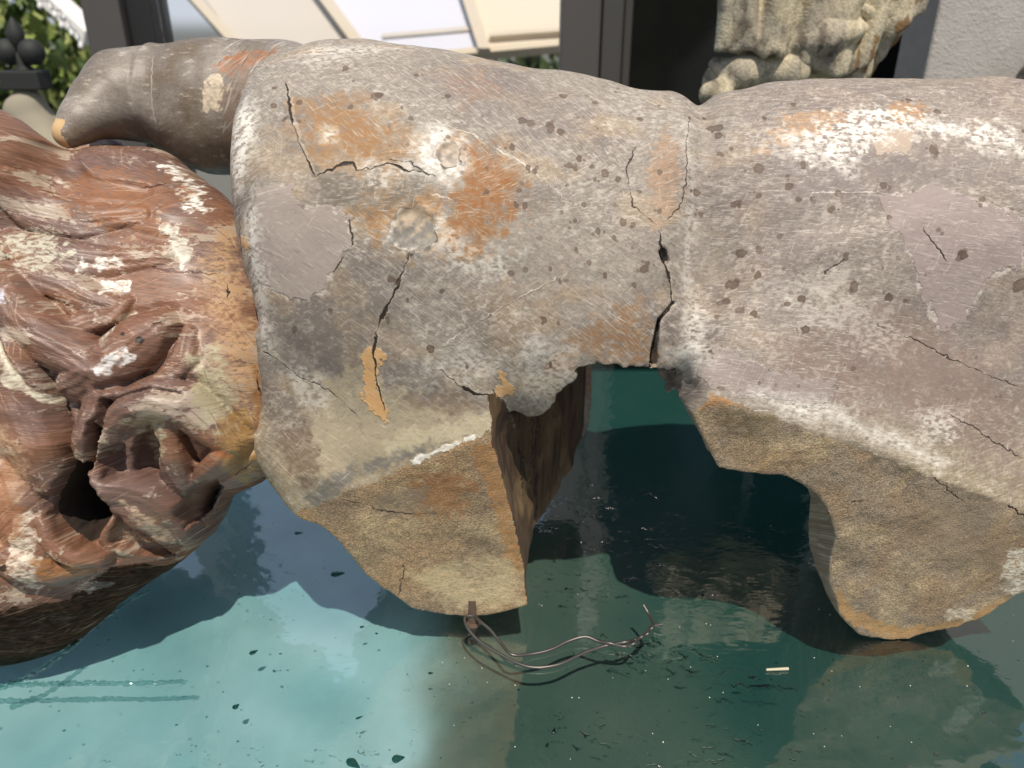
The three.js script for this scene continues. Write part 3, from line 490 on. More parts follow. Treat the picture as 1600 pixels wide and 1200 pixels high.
const WS = new Sheet(512, 512, -190, 0, 10, 220);
WS.fill((x, y, o) => {
  const a = fbm2(x * 0.25, y * 0.03, 4, 1), b = fbm2(x * 1.2, y * 0.12, 3, 2), c = fbm2(x * 0.04, y * 0.04, 3, 5);
  o[0] = 100; o[1] = 78; o[2] = 52; lerp3(o, [66, 44, 30], clamp(a * 2, 0, 0.8)); lerp3(o, [150, 124, 86], clamp(c * 2, 0, 0.6));
  const k = 0.85 + 0.2 * b; o[0] *= k; o[1] *= k; o[2] *= k; o[3] = 0.3 * a + 0.2 * b;
});
for (let i = 0; i < 7; i++) { const x = rr(-170, -20); WS.line([[x, rr(20, 70)], [x + rr(-8, 8), rr(80, 120)], [x + rr(-12, 12), rr(130, 190)]], rr(0.5, 1.3), [34, 24, 16], 0.9, 0.5, 3); }
const splitWood = std({ ...WS.textures(), roughness: 0.9 });
tick('end grain');

// ----- head -----
const HS = new Sheet(1280, 1792, -350, -60, -110, 336);
HS.fill((x, y, o) => {
  const w = 6 * fbm2(x * 0.02, y * 0.02, 2, 90), u = x * 0.94 - y * 0.2 + w, v = y + x * 0.2 + w, g = fbm2(u * 0.1, v * 1.1, 4, 1), G = fbm2(u * 0.4, v * 3.2, 3, 2), a = fbm2(x * 0.03, y * 0.04, 4, 3), lk = sstep(165, 120, y + 0.25 * (x + 230)), p = mix(fbm2(u * 0.06, v * 0.12, 5, 5), fbm2(x * 0.1, y * 0.11, 5, 15) - 0.1, lk), q = mix(fbm2(u * 0.5, v * 1.0, 3, 6), fbm2(x * 0.8, y * 0.8, 3, 16), lk);
  o[0] = 116; o[1] = 88; o[2] = 74;
  lerp3(o, [134, 90, 60], clamp(a * 1.8, 0, 0.5)); lerp3(o, [104, 86, 80], clamp(-a * 1.8, 0, 0.6)); lerp3(o, [88, 56, 42], clamp(g * 1.6 - 0.3, 0, 0.45) * (1 - 0.6 * lk));
  const k = 1 + (0.24 * G + 0.18 * g) * (1 - 0.35 * lk); o[0] *= k; o[1] *= k; o[2] *= k;
  lerp3(o, [184, 174, 154], clamp((p + 0.45 * q - 0.15) * 3.2, 0, 0.68));
  o[3] = 0.12 * g + 0.07 * G + clamp((p + 0.45 * q - 0.15) * 2, 0, 0.15);
});
{
  const B = (P, c, a, o) => HS.blotch(P, c, a, o), chalk = [214, 210, 198];
  B([[-208.1,282.5],[-202.4,284.9],[-184,265.8],[-174.4,252.6],[-182.8,251.8],[-194.2,268.4]], chalk, 0.9, { rag: 5, soft: 2.5, rough: 1.1, f: 0.35 });
  B([[-194,245.6],[-185.9,244.1],[-174.3,226.3],[-177.9,219],[-187.2,231.3]], [192, 188, 172], 0.9, { rag: 4, soft: 1, rough: 0.6, f: 0.4 });
  B([[-228.1,221.8],[-210.6,223.9],[-211.3,216.9],[-228.5,218.3]], chalk, 0.75, { rag: 4, soft: 1.5, rough: 0.9 });
  B([[-217.7,211.6],[-205.2,211.8],[-204.7,206.6],[-215.3,206.5]], chalk, 0.85, { rag: 2.5, soft: 1, rough: 0.6 });
  B([[-264.7,238.6],[-245.9,235.5],[-231.4,225.2],[-247.1,217.9],[-264,224.6]], [184, 180, 160], 0.75, { rag: 6, soft: 2, rough: 1.1 });
  B([[-246.4,273],[-216.6,273.8],[-188.7,264.7],[-192.9,236.6],[-223.1,243.3],[-240.5,253.7]], [140, 92, 56], 0.7, { rag: 7, soft: 8, rough: 0.6 });
  B([[-171.5,215.6],[-168.2,233.9],[-161.3,249.2],[-151.7,220.2],[-142.4,184.2],[-135.7,156.1],[-135.2,119.3],[-145.5,104.2],[-147,121.5],[-152.4,157.6],[-162,191.3]], [170, 138, 104], 0.8, { rag: 6, soft: 8, rough: 0.9 });
  B([[-153.4,140.4],[-145.2,143.1],[-135.5,127.3],[-153,94.5],[-157.1,104.1]], [150, 118, 70], 0.8, { rag: 3, soft: 3, rough: 0.5 });
  B([[-166.6,171.5],[-154.5,177.8],[-148.8,150.4],[-154.6,129.7],[-161.6,144.4]], [168, 160, 130], 0.8, { rag: 5, soft: 4, rough: 0.9 });
  B([[-140.8,167],[-136.6,170.2],[-134.5,141.9],[-137.4,119.9],[-140.5,124.4]], [134, 96, 58], 0.8, { rag: 3, soft: 3, rough: 0.6 });
  for (const P of [[[-139,170.4],[-138.3,156.5],[-137.1,142.2],[-136.9,123.7]], [[-155.6,103.9],[-143.9,113.3],[-137.2,113.9]], [[-158.5,210.6],[-156.2,207],[-156.3,203.5]]]) HS.line(P, 0.4, [44, 32, 22], 0.9, 0.5, 0.8);
  B([[-205.8,171.5],[-194.7,178.1],[-190.6,173.2],[-201.7,165],[-211.7,166.7]], [206, 202, 196], 0.85, { rag: 3, soft: 1.5, rough: 0.7 });
  B([[-210.6,181.4],[-204.2,194.7],[-200.9,194.7],[-206.8,178.1]], [196, 190, 170], 0.8, { rag: 2, soft: 1.5, rough: 0.8 });
  B([[-257.9,186.6],[-255.1,186.6],[-241,159],[-232.2,150.4],[-235,148.2],[-246.5,159.1]], [196, 188, 166], 0.95, { rag: 1.5, soft: 0.8, rough: 0.5 });
  B([[-263,211],[-255,207.8],[-251.6,199.5],[-259.9,201.1]], [200, 204, 214], 0.8, { rag: 3, soft: 2, rough: 0.6 });
  B([[-253.2,139.7],[-240.6,129.9],[-242.9,106.4],[-256.1,93.3],[-260.2,113.2]], [190, 162, 130], 0.55, { rag: 5, soft: 5, rough: 0.7 });
  B([[-251.8,93.1],[-244,96.2],[-242,71.7],[-253.1,44.8],[-257,58.4]], [208, 196, 176], 0.8, { rag: 4, soft: 2, rough: 0.8 });
  B([[-261.1,126.4],[-248.4,119.8],[-248.1,86],[-254.8,72.8],[-263.1,76.8]], [148, 100, 66], 0.6, { rag: 5, soft: 5 });
  B([[-246.4,68.7],[-222.5,65.2],[-226.5,54.2],[-244.3,56.2]], [148, 102, 62], 0.8, { rag: 2, soft: 2 });
  B([[-195.9,141.3],[-178,145],[-181.1,123.2],[-196.3,108.2],[-198.3,123.2]], [160, 148, 122], 0.8, { rag: 3, soft: 2, rough: 0.8 });
  B([[-205.5,99.2],[-191.9,85],[-190.7,67],[-196.9,70],[-204.6,88.6]], [182, 160, 134], 0.7, { rag: 3, soft: 1.5, rough: 1 });
  B([[-169.6,130.5],[-155,126.1],[-150.2,118.2],[-164.6,123]], [150, 92, 58], 0.8, { rag: 2, soft: 2 });
  B([[-160.8,171.3],[-152.4,157.6],[-156.6,137.1],[-163.9,151.4]], [164, 154, 124], 0.8, { rag: 4, soft: 2, rough: 0.8 });
  // shade under the head, painted on as a dark brown blotch
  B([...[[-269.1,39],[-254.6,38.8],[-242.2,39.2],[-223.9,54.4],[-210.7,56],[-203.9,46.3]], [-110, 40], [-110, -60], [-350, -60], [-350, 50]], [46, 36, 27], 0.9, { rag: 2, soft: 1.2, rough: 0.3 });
  for (const P of [[[-210.2,264.8],[-204,266.6],[-196.4,269.4]], [[-253,260.7],[-244.6,257.3]], [[-193.9,218.8],[-174.7,217.3],[-161.3,215.9]]]) HS.line(P, 0.7, [74, 34, 24], 0.8, 0.3, 1);
  for (const [x, y, r] of [[-188,181.4,1.7],[-196.1,184.4,0.8],[-258,66.2,1.7]]) HS.spot(x, y, r, [30, 20, 14], 1);
  for (let i = 0; i < 2600; i++) { const x = rr(-345, -115), y = rr(-50, 330), a = -0.2 + rr(-0.25, 0.25) + 1.2 * noise2(x * 0.02, y * 0.02, 90), L = rr(3, 16); HS.scratch(x, y, Math.cos(a) * L, Math.sin(a) * L, rr(0.18, 0.5), rnd() < 0.55 ? [206, 190, 166] : [70, 42, 30], rr(0.15, 0.55), 0.05); }
}
const HT = HS.textures(), shadedUnder = new THREE.MeshPhysicalMaterial({ ...HT, roughness: 1, specularIntensity: 0.15 });  // the underside's shade is in the map; low specular keeps it dark
const hollowShade = std({ color: new THREE.Color().setRGB(0.035, 0.022, 0.014), roughness: 0.95 });  // near-black colour stands for the shade deep in the drilled hollow
const headWood = new THREE.MeshPhysicalMaterial({ ...HT, roughness: 0.52, clearcoat: 0.12, clearcoatRoughness: 0.3 });
tick('head paint');

// ----- far arm -----
const FS = new Sheet(1024, 840, -350, 190, -90, 403);
FS.fill((x, y, o) => {
  const a = fbm2(x * 0.05, y * 0.05, 4, 1), b = fbm2(x * 0.2, y * 0.6, 4, 2), c = fbm2(x * 1.2, y * 1.6, 2, 3);
  o[0] = 118; o[1] = 109; o[2] = 98; lerp3(o, [148, 140, 130], clamp(a * 2, 0, 0.7)); lerp3(o, [100, 84, 62], clamp(-a * 1.6 - 0.1, 0, 0.5)); lerp3(o, [196, 190, 178], clamp(b * 2.0 - 0.75, 0, 0.35));
  const k = 1 + 0.16 * c + 0.1 * b; o[0] *= k; o[1] *= k; o[2] *= k; o[3] = 0.04 * b + 0.03 * c;
});
FS.blotch([[-184.2,347],[-166.5,356.7],[-146.9,356.1],[-149.5,347.6],[-168.6,342.4],[-178.1,339.8]], [146, 98, 66], 0.8, { rag: 5, soft: 4, rough: 0.7 });
FS.blotch([[-185.5,338.7],[-176.2,339.9],[-172.3,331.3],[-181.1,318.3],[-188.5,319.9]], [198, 182, 156], 0.85, { rag: 3, soft: 1, rough: 0.4 });
FS.blotch([[-178.4,327.5],[-168.6,343.2],[-157.3,347.5],[-148.8,335.2],[-159.2,309.7],[-178.2,299.7]], [120, 100, 84], 0.6, { rag: 4, soft: 3, rough: 0.8 });
for (let i = 0; i < 500; i++) { const x = rr(-180, -95), y = rr(230, 400), a = 1.0 + rr(-0.3, 0.3), L = rr(4, 14); FS.scratch(x, y, Math.cos(a) * L, Math.sin(a) * L, rr(0.3, 0.8), rnd() < 0.5 ? [222, 216, 204] : [72, 62, 54], rr(0.3, 0.7), 0.1); }
FS.line([[-222.1,353.6],[-221.4,339.7],[-222.3,324.8],[-224,309.5]], 0.7, [176, 172, 166], 0.8, 0, 0.6);
const armWood = std({ ...FS.textures(), roughness: 0.5 });
const bareTip = std({ color: new THREE.Color().setRGB(0.56, 0.39, 0.2), roughness: 0.85 });
tick('arm paint');

// ---------- the carved figure ----------
const figure = thing('carved_figure', 'weathered carved wooden torso lying on the glass table with sawn off arm and thigh', 'sculpture');
{
  const H = 0.00115;
  const g = mesh(trunk, [-0.23, 0.0, -0.21], [0.36, 0.345, 0.04], H);
  tick('trunk ' + g.index.count / 3);
  const under = (cut, skin, x, y) => (x - cut[0][0]) * (skin[1][0] - cut[1][0]) + (y - cut[0][1]) * (skin[1][1] - cut[1][1]) < 0.0003 + 0.0004 * noise2(x * 300, y * 300, 2);
  const kind = (x, y, z, a, b, c) => under(armCut, armSkin, x, y) && side(armCut, x, y, z) > -0.0022 && c > 0.85 && x < 0.015 && x > -0.14 && y < 0.15 ? 'arm_stump' : x > 0.06 && under(thighCut, thighSkin, x, y) && side(thighCut, x, y, z) > -0.003 && c > 0.85 ? 'thigh_stump' : (a > 0.5 && y < 0.162 && y > 0.006 && x > -0.04 && x < 0.02 && z > -0.06) || y < 0.2 && (x - 0.0085) * 0.912 + (z + 0.057) * 0.41 > -0.006 && a * 0.912 + c * 0.41 > 0.6 && x < 0.055 && z < -0.03 ? 'broken_wall' : x < 0.088 + (y - 0.20) * 0.10 - (z + 0.02) * 0.12 ? 'chest' : 'pelvis';
  const uvOf = (k, x, y, z) => {
    if (k === 'arm_stump') return AS.uv(x * 1000, y * 1000);
    if (k === 'broken_wall') return WS.uv(fold(z * 1000, -190, 10), fold(y * 1000, 0, 220));
    if (k === 'thigh_stump') return TS.uv(x * 1000, y * 1000);
    const [u, v] = trunkUV(x, y, z); return SH.uv(fold(u * 1000, -175, 325), fold(v * 1000, 0, 345));
  };
  const parts = split(g, kind, uvOf), M = { arm_stump: armEnd, thigh_stump: thighEnd, chest: weathered, pelvis: weathered, broken_wall: splitWood };
  const L = { arm_stump: 'tan sawn end grain of the near arm', thigh_stump: 'large flat sawn end of the thigh', chest: 'grey chest with cracks and two round knots', pelvis: 'grey hip flecked with dark spots', broken_wall: 'dark split wood inside the broken hollow' };
  for (const k in parts) part(figure, k, parts[k], M[k], L[k]);
  const hg = mesh(head, [-0.36, -0.01, -0.2], [-0.10, 0.33, 0.09], H, 6);
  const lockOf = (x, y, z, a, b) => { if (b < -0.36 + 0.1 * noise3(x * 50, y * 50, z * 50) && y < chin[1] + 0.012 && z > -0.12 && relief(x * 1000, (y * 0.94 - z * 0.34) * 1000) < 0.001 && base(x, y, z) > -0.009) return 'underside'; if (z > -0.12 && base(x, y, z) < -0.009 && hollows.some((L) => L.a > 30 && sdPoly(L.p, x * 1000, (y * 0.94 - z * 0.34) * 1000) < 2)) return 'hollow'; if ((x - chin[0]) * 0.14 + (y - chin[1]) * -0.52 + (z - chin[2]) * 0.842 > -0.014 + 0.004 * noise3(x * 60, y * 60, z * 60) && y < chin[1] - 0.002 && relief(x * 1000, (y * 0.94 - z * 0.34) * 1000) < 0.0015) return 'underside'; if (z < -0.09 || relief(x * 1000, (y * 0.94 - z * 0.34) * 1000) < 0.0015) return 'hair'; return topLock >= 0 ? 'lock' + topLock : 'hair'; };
  const hp = split(hg, lockOf, (k, x, y, z) => { const [u, v] = headUV(x, y, z); return HS.uv(fold(u * 1000, -350, -110), fold(v * 1000, -60, 336)); });
  // a lock is one piece; stray scraps of it go to the rest of the hair
  for (const k in hp) if (k.startsWith('lock')) {
    const g = hp[k], n = g.attributes.position.count, I = g.index.array, F = I.length / 3, up = Int32Array.from({ length: F }, (_, i) => i), find = (i) => { while (up[i] !== i) i = up[i] = up[up[i]]; return i; }, edge = new Map();
    for (let f = 0; f < F; f++) for (let e = 0; e < 3; e++) { const a = I[f * 3 + e], b = I[f * 3 + (e + 1) % 3], key = Math.min(a, b) * n + Math.max(a, b), o = edge.get(key); if (o === undefined) edge.set(key, f); else up[find(f)] = find(o); }
    const size = {}; for (let f = 0; f < F; f++) { const r = find(f); size[r] = (size[r] || 0) + 1; }
    const best = +Object.keys(size).reduce((a, b) => size[a] >= size[b] ? a : b), keep = [], rest = [];
    for (let f = 0; f < F; f++) (find(f) === best ? keep : rest).push(I[f * 3], I[f * 3 + 1], I[f * 3 + 2]);
    const pick = (idx) => { const m = new Map(), o = new THREE.BufferGeometry(), ids = [], J = idx.map((v) => { if (!m.has(v)) { m.set(v, ids.length); ids.push(v); } return m.get(v); }); for (const nm of ['position', 'normal', 'uv']) { const A = g.attributes[nm], z = A.itemSize, out = []; for (const v of ids) for (let c = 0; c < z; c++) out.push(A.array[v * z + c]); o.setAttribute(nm, new THREE.Float32BufferAttribute(out, z)); } o.setIndex(J); return o; };
    if (rest.length) { hp.hair = mergeGeometries([hp.hair, pick(rest)]); hp[k] = pick(keep); }
  }
  const hm = part(figure, 'head', hp.hair, headWood, 'brown head of flowing carved hair');
  for (const k in hp) if (k === 'underside') part(hm, 'underside', hp[k], shadedUnder, 'underside of the head with its shade painted in dark'); else if (k === 'hollow') part(hm, 'carved_hollow', hp[k], hollowShade, 'drilled hollows among the locks with their shade painted in').userData.kind = 'stuff'; else if (k !== 'hair') part(hm, 'hair_lock', hp[k], headWood);
  tick('head ' + hg.index.count / 3);
  const ag = mesh(farArm, [-0.33, 0.2, -0.24], [-0.09, 0.345, -0.06], H);
  const ap = split(ag, (x, y, z) => x < -0.2655 + 0.002 * noise3(x * 200, y * 200, z * 200) && y < 0.287 ? 'bare_tip' : x < -0.2335 ? 'forearm' : 'upper_arm', (k, x, y, z) => { const [u, v] = armUV(x, y, z); return FS.uv(fold(u * 1000, -350, -90), fold(v * 1000, 190, 403)); });
  for (const k in ap) part(figure, k, ap[k], k === 'bare_tip' ? bareTip : armWood, { bare_tip: 'pale bare wooden tip' }[k]);
  tick('arm');
}
// ---------- glass table ----------
const GS = new Sheet(2048, 1184, -500, -450, 500, 128);
{
  GS.fill((x, y, o) => {
    const a = fbm2(x * 0.018, y * 0.018, 3, 1), b = fbm2(x * 0.07, y * 0.09, 3, 2), c = sstep(-60, 10, x) * sstep(60, -40, y), w = fbm2(x * 0.09, y * 0.3, 3, 3);
    o[0] = 199 + a * 24; o[1] = 226 + a * 12; o[2] = 226 + a * 12;
    o[3] = 0.5 * a + 0.13 * b + c * 0.07 * Math.abs(w);
  });
  const dash = [24, 70, 66];
  const crazed = (P, n, L0, L1, w) => { const xs = P.map((p) => p[0] * 1000), ys = P.map((p) => p[1] * 1000), poly = P.map((p) => [p[0] * 1000, p[1] * 1000]); let k = 0;
    for (let t = 0; t < 4000 && k < n; t++) { const x = rr(Math.min(...xs), Math.max(...xs)), y = rr(Math.min(...ys), Math.max(...ys)); if (sdPoly(poly, x, y) > 0) continue; k++;
      const L = rr(L0, L1), pts = []; let py = y; for (let i = 0; i < 4; i++) { pts.push([x + L * (i / 3 - 0.5), py]); py += rr(-0.25, 0.35) * L; } GS.line(pts, rr(0.3, 1) * w, dash, rr(0.4, 0.95), 0.16, 1.2); } };
  crazed([[0.0151,-0.1473],[0.1115,-0.1854],[0.1369,-0.1298],[0.115,-0.0681],[0.0854,-0.0479],[0.0219,-0.0612]], 110, 3, 12, 0.8);
  crazed([[0.0131,-0.0612],[0.1062,-0.0681],[0.0845,-0.0414],[0.0242,-0.0171]], 16, 3, 8, 0.8);
  crazed([[0.0444,-0.0171],[0.0743,-0.0002],[0.1111,0.0105],[0.1472,0.0306],[0.1394,0.0447],[0.1093,0.0354],[0.0743,0.0257],[0.0536,0.0105]], 48, 3, 10, 0.9);
  crazed([[0.1257,0.0282],[0.1656,0.0306],[0.1644,0.0447],[0.1257,0.0424]], 9, 5, 13, 0.7);
  crazed([[0.0536,0.0746],[0.1514,0.0622],[0.1474,0.0937],[0.0545,0.0937]], 26, 3, 10, 0.9);
  crazed([[0.0206,0.0622],[0.0551,0.0622],[0.0526,0.0824],[0.0197,0.0824]], 8, 3, 10, 0.8);
  crazed([[-0.0661,-0.029],[-0.0346,-0.0545],[-0.0081,-0.0171],[-0.014,0.0536],[-0.0326,0.0862],[-0.0587,0.0862],[-0.0409,0.0257]], 40, 1.5, 6, 0.5);
  crazed([[-0.2043,-0.0578],[-0.1495,-0.0646],[-0.1444,-0.0446],[-0.1996,-0.0446]], 14, 2, 7, 0.5);
  crazed([[-0.0835,-0.0351],[-0.0619,-0.029],[-0.0613,0.0105],[-0.0774,0.0052]], 14, 1.5, 5, 0.5);
  crazed([[-0.2087,0.0862],[-0.0796,0.0785],[-0.0513,0.0937],[-0.2024,0.0991]], 16, 2, 7, 0.6);
  crazed([[0.0341,0.0664],[0.3097,0.0052],[0.2563,0.0937],[0.032,0.0937]], 40, 1, 5, 0.5);
  for (let i = 0; i < 260; i++) GS.spot(rr(-330, 330), rr(-120, 100), rr(0.25, 0.6), [30, 74, 72], rr(0.5, 1));
  for (let i = 0; i < 260; i++) GS.scratch(rr(-330, 330), rr(-180, 110), rr(-9, 9), rr(-3, 3), rr(0.2, 0.5), [210, 236, 230], 0.4, -0.1);
}
const glassMaps = GS.textures(1.0);
const glassTop = new THREE.MeshPhysicalMaterial({ ...glassMaps, color: 0xffffff, roughness: 0.055, transmission: 1, thickness: 0, ior: 2.4 });
const glassSide = new THREE.MeshPhysicalMaterial({ color: 0x7fc4ba, roughness: 0.05, transmission: 1, thickness: 0, ior: 1.5 });
const tabletop = thing('glass_table', 'thick green cast glass tabletop full of flaws under the carving', 'table');
{
  const top = new THREE.PlaneGeometry(1.0, 0.578, 1, 1); top.rotateX(-Math.PI / 2); top.translate(0, 0, -0.161);
  // the sheet's rows run from the back edge to the front edge
  const uv = top.attributes.uv; for (let i = 0; i < uv.count; i++) uv.setY(i, 1 - uv.getY(i));
  part(tabletop, 'glass_surface', top, glassTop);
  for (const z of [0.129, -0.451]) part(tabletop, 'glass_edge', new THREE.BoxGeometry(1.0, 0.022, 0.002).translate(0, -0.0115, z), glassSide);
  // raised seams left by the mould
  const seam = new THREE.MeshPhysicalMaterial({ color: 0xdff2ef, roughness: 0.03, transmission: 1, thickness: 0, ior: 2.2 });
  const ridge = (P, r0, r1, fl) => {
    const c = new THREE.CatmullRomCurve3(P.map(([x, z]) => new THREE.Vector3(x, 0.0003, z))), g = new THREE.TubeGeometry(c, 160, 1, 10, false), p = g.attributes.position, v = new THREE.Vector3();
    for (let i = 0; i < p.count; i++) { const row = Math.floor(i / 11), k = row / 160, q = c.getPointAt(k); v.fromBufferAttribute(p, i).sub(q); const r = mix(r0, r1, k) * (0.75 + 0.7 * noise2(k * 70, (i % 11) * 0.9, 4)); p.setXYZ(i, q.x + v.x * r, q.y + v.y * r * fl, q.z + v.z * r); }
    g.computeVertexNormals(); return g;
  };
  part(tabletop, 'glass_ridge', ridge([[-0.3097,0.041],[-0.267,0.0401],[-0.235,0.0392],[-0.2061,0.0392],[-0.184,0.0382]], 0.0021, 0.0017, 0.5), seam);
  part(tabletop, 'glass_ridge', ridge([[-0.2925,0.0456],[-0.2769,0.0354],[-0.2671,0.0198],[-0.2596,-0.0029],[-0.2497,-0.0242],[-0.2381,-0.0402]], 0.0026, 0.0013, 0.5), seam);
  const drop = new THREE.SphereGeometry(1, 18, 12), dp = drop.attributes.position;
  for (let i = 0; i < dp.count; i++) { const x = dp.getX(i), k = x > 0 ? 1 - 0.62 * x : 1; dp.setXYZ(i, x * (x > 0 ? 1.5 : 0.9), dp.getY(i) * k * 0.35, dp.getZ(i) * k * 0.7); }
  drop.computeVertexNormals();
  const bub = new THREE.MeshPhysicalMaterial({ color: 0x6fa9a0, roughness: 0.04, transmission: 1, thickness: 0, ior: 1.6 });
  for (const [x, z, r, a] of [...[[-0.1536,0.0157]].map((p) => [...p, 0.0042, 0.7]), ...[[-0.1508,0.0558]].map((p) => [...p, 0.0036, 1.0]), ...[[-0.1192,-0.0565]].map((p) => [...p, 0.0055, 0.2]), ...[[-0.0807,0.0907]].map((p) => [...p, 0.0055, -0.6]), ...[[-0.0584,0.0885]].map((p) => [...p, 0.0048, 0.25]), ...[[-0.0929,-0.0057]].map((p) => [...p, 0.0018, 0.4]), ...[[-0.0829,-0.0002]].map((p) => [...p, 0.0017, -0.4]), ...[[-0.047,0.0316]].map((p) => [...p, 0.0018, 0]), ...[[-0.137,0.0167]].map((p) => [...p, 0.0015, 0]), ...[[0.0219,0.0717]].map((p) => [...p, 0.0022, 1.2]), ...[[0.124,-0.0351]].map((p) => [...p, 0.0026, 0]), ...[[0.0036,0.0438]].map((p) => [...p, 0.0016, 0]), ...[[-0.157,-0.1028]].map((p) => [...p, 0.004, 0.1]), ...[[-0.0824,0.0631]].map((p) => [...p, 0.0025, 0.5])]) {
    const m = part(tabletop, 'glass_bubble', drop, bub); m.position.set(x, 0.0002, z); m.rotation.y = a; m.scale.set(r * rr(0.45, 0.75), r * 0.6, r * rr(0.4, 0.8));
  }
}
const UB = new Sheet(1024, 768, -520, -460, 520, 180);  // added board: pale left and dark right paint in the glass's reflections
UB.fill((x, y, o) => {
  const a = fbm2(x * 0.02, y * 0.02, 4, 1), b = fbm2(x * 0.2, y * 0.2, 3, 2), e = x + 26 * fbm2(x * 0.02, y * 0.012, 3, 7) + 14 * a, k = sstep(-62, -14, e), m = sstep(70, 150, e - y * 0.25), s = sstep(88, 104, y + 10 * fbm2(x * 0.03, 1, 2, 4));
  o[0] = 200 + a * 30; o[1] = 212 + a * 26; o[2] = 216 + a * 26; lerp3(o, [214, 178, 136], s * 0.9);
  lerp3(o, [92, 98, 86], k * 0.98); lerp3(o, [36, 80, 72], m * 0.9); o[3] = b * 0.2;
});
{
  const m = struct('added_underboard', new THREE.BoxGeometry(1.04, 0.02, 0.64).translate(0, -0.036, -0.14), std({ map: UB.textures().map, roughness: 0.85 }));
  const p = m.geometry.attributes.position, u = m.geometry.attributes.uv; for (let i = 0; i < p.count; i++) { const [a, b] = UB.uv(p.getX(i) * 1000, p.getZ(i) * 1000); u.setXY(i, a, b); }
}
struct('ground', new THREE.BoxGeometry(60, 0.2, 60).translate(0, -0.85, -20), std({ color: new THREE.Color().setRGB(0.12, 0.12, 0.1), roughness: 0.95 }));

// ---------- pin, wire, straw, grit ----------
const rust = std({ color: new THREE.Color().setRGB(0.13, 0.085, 0.06), roughness: 0.75, metalness: 0.3 });
const pinAt = [[-0.0243,0,-0.0002]][0];
const pin = thing('iron_pin', 'short rusty iron pin standing under the arm stump on the glass', 'pin', [pinAt[0], 0, pinAt[2] - 0.009]);
part(pin, 'shaft', new THREE.CylinderGeometry(0.0036, 0.0032, 0.02, 20).translate(0, 0.01, 0), rust);
part(pin, 'foot', new THREE.CylinderGeometry(0.0044, 0.005, 0.002, 20).translate(0, 0.0012, 0), rust);
const wire = thing('twisted_wire', 'loop of grey wire with a twisted end lying on the glass by the pin', 'wire');
const steel = std({ color: new THREE.Color().setRGB(0.13, 0.12, 0.11), roughness: 0.42, metalness: 0.8 });
const strand = (P, hs) => part(wire, 'strand', new THREE.TubeGeometry(new THREE.CatmullRomCurve3(P.map(([x, , z], i) => new THREE.Vector3(x, hs[i] ?? 0.0018, z))), 160, 0.00095, 10), steel);
strand([[-0.023,0,-0.0068],[-0.0284,0,-0.0051],[-0.0282,0,-0.0002],[-0.0211,0,0.0095],[-0.0056,0,0.0208],[0.0103,0,0.0287],[0.0259,0,0.0272],[0.0435,0,0.0172],[0.0574,0,0.0115],[0.0681,0,0.0115],[0.074,0,0.0073],[0.0779,0,0.0073],[0.082,0,0.0009],[0.0853,0,-0.0002],[0.0868,0,-0.0046],[0.0849,0,-0.0125],[0.0823,0,-0.0165]], [0.008, 0.009, 0.008, 0.005, 0.003, 0.002, 0.002, 0.002, 0.002, 0.0045, 0.002, 0.0045, 0.002, 0.0045, 0.004, 0.005, 0.008]);
strand([[-0.023,0,-0.0068],[-0.0188,0,-0.0013],[-0.0132,0,0.0041],[-0.0069,0,0.0126],[0,0,0.0213],[0.0113,0,0.0187],[0.0228,0,0.0152],[0.0346,0,0.0089],[0.0444,0,0.0068],[0.0518,0,0.0095],[0.0581,0,0.0121],[0.0672,0,0.0126],[0.0725,0,0.0126],[0.0774,0,0.0052],[0.0822,0,0.0041],[0.085,0,-0.0035],[0.0922,0,-0.004]], [0.008, 0.008, 0.007, 0.005, 0.0042, 0.002, 0.002, 0.003, 0.004, 0.003, 0.004, 0.002, 0.0042, 0.002, 0.0042, 0.002, 0.004]);
const st = [[0.1446,0,0.0306],[0.1607,0,0.0287]];
const straw = thing('straw', 'short pale sliver of straw lying on the dark glass', 'straw', [(st[0][0] + st[1][0]) / 2, 0.0012, (st[0][2] + st[1][2]) / 2]);
part(straw, 'stalk', new THREE.CylinderGeometry(0.0007, 0.0009, 0.013, 8).rotateZ(Math.PI / 2).rotateY(0.06), std({ color: new THREE.Color().setRGB(0.5, 0.46, 0.33), roughness: 0.7 }));
{
  const one = new THREE.IcosahedronGeometry(1, 0), gs = [];
  for (let i = 0; i < 80; i++) { const g = one.clone(); const r = rr(0.0002, 0.00042); g.scale(r, r * 0.6, r); g.translate(rr(-0.05, 0.33), r * 0.5, rr(-0.12, 0.1)); gs.push(g); }
  const m = lit(new THREE.Mesh(mergeGeometries(gs), std({ color: new THREE.Color().setRGB(0.7, 0.68, 0.6), roughness: 0.9 })));
  m.name = 'grit'; m.userData = { label: 'pale specks of grit scattered over the glass', category: 'grit', kind: 'stuff' }; scene.add(m);
}

// ---------- behind: window, door, wall ----------
const frameMat = std({ color: new THREE.Color().setRGB(0.075, 0.07, 0.066), roughness: 0.55 }), black = std({ color: new THREE.Color().setRGB(0.012, 0.012, 0.012), roughness: 0.6 }), strip = std({ color: new THREE.Color().setRGB(0.06, 0.058, 0.055), roughness: 0.5 });
const box = (x0, x1, y0, y1, z0, z1, r = 0.003) => new RoundedBoxGeometry(x1 - x0, y1 - y0, z1 - z0, 2, r).translate((x0 + x1) / 2, (y0 + y1) / 2, (z0 + z1) / 2);
const win = thing('window', 'wide window with thick dark grey frame posts behind the carving', 'window', [0, 0, 0]);
part(win, 'frame_post', box(-0.585, -0.533, -0.75, 2.6, -0.86, -0.80), frameMat);
part(win, 'frame_post', box(-0.5315, -0.497, -0.75, 2.6, -0.88, -0.815), black);
part(win, 'frame_post', box(0.068, 0.122, -0.75, 2.6, -0.86, -0.80), frameMat);
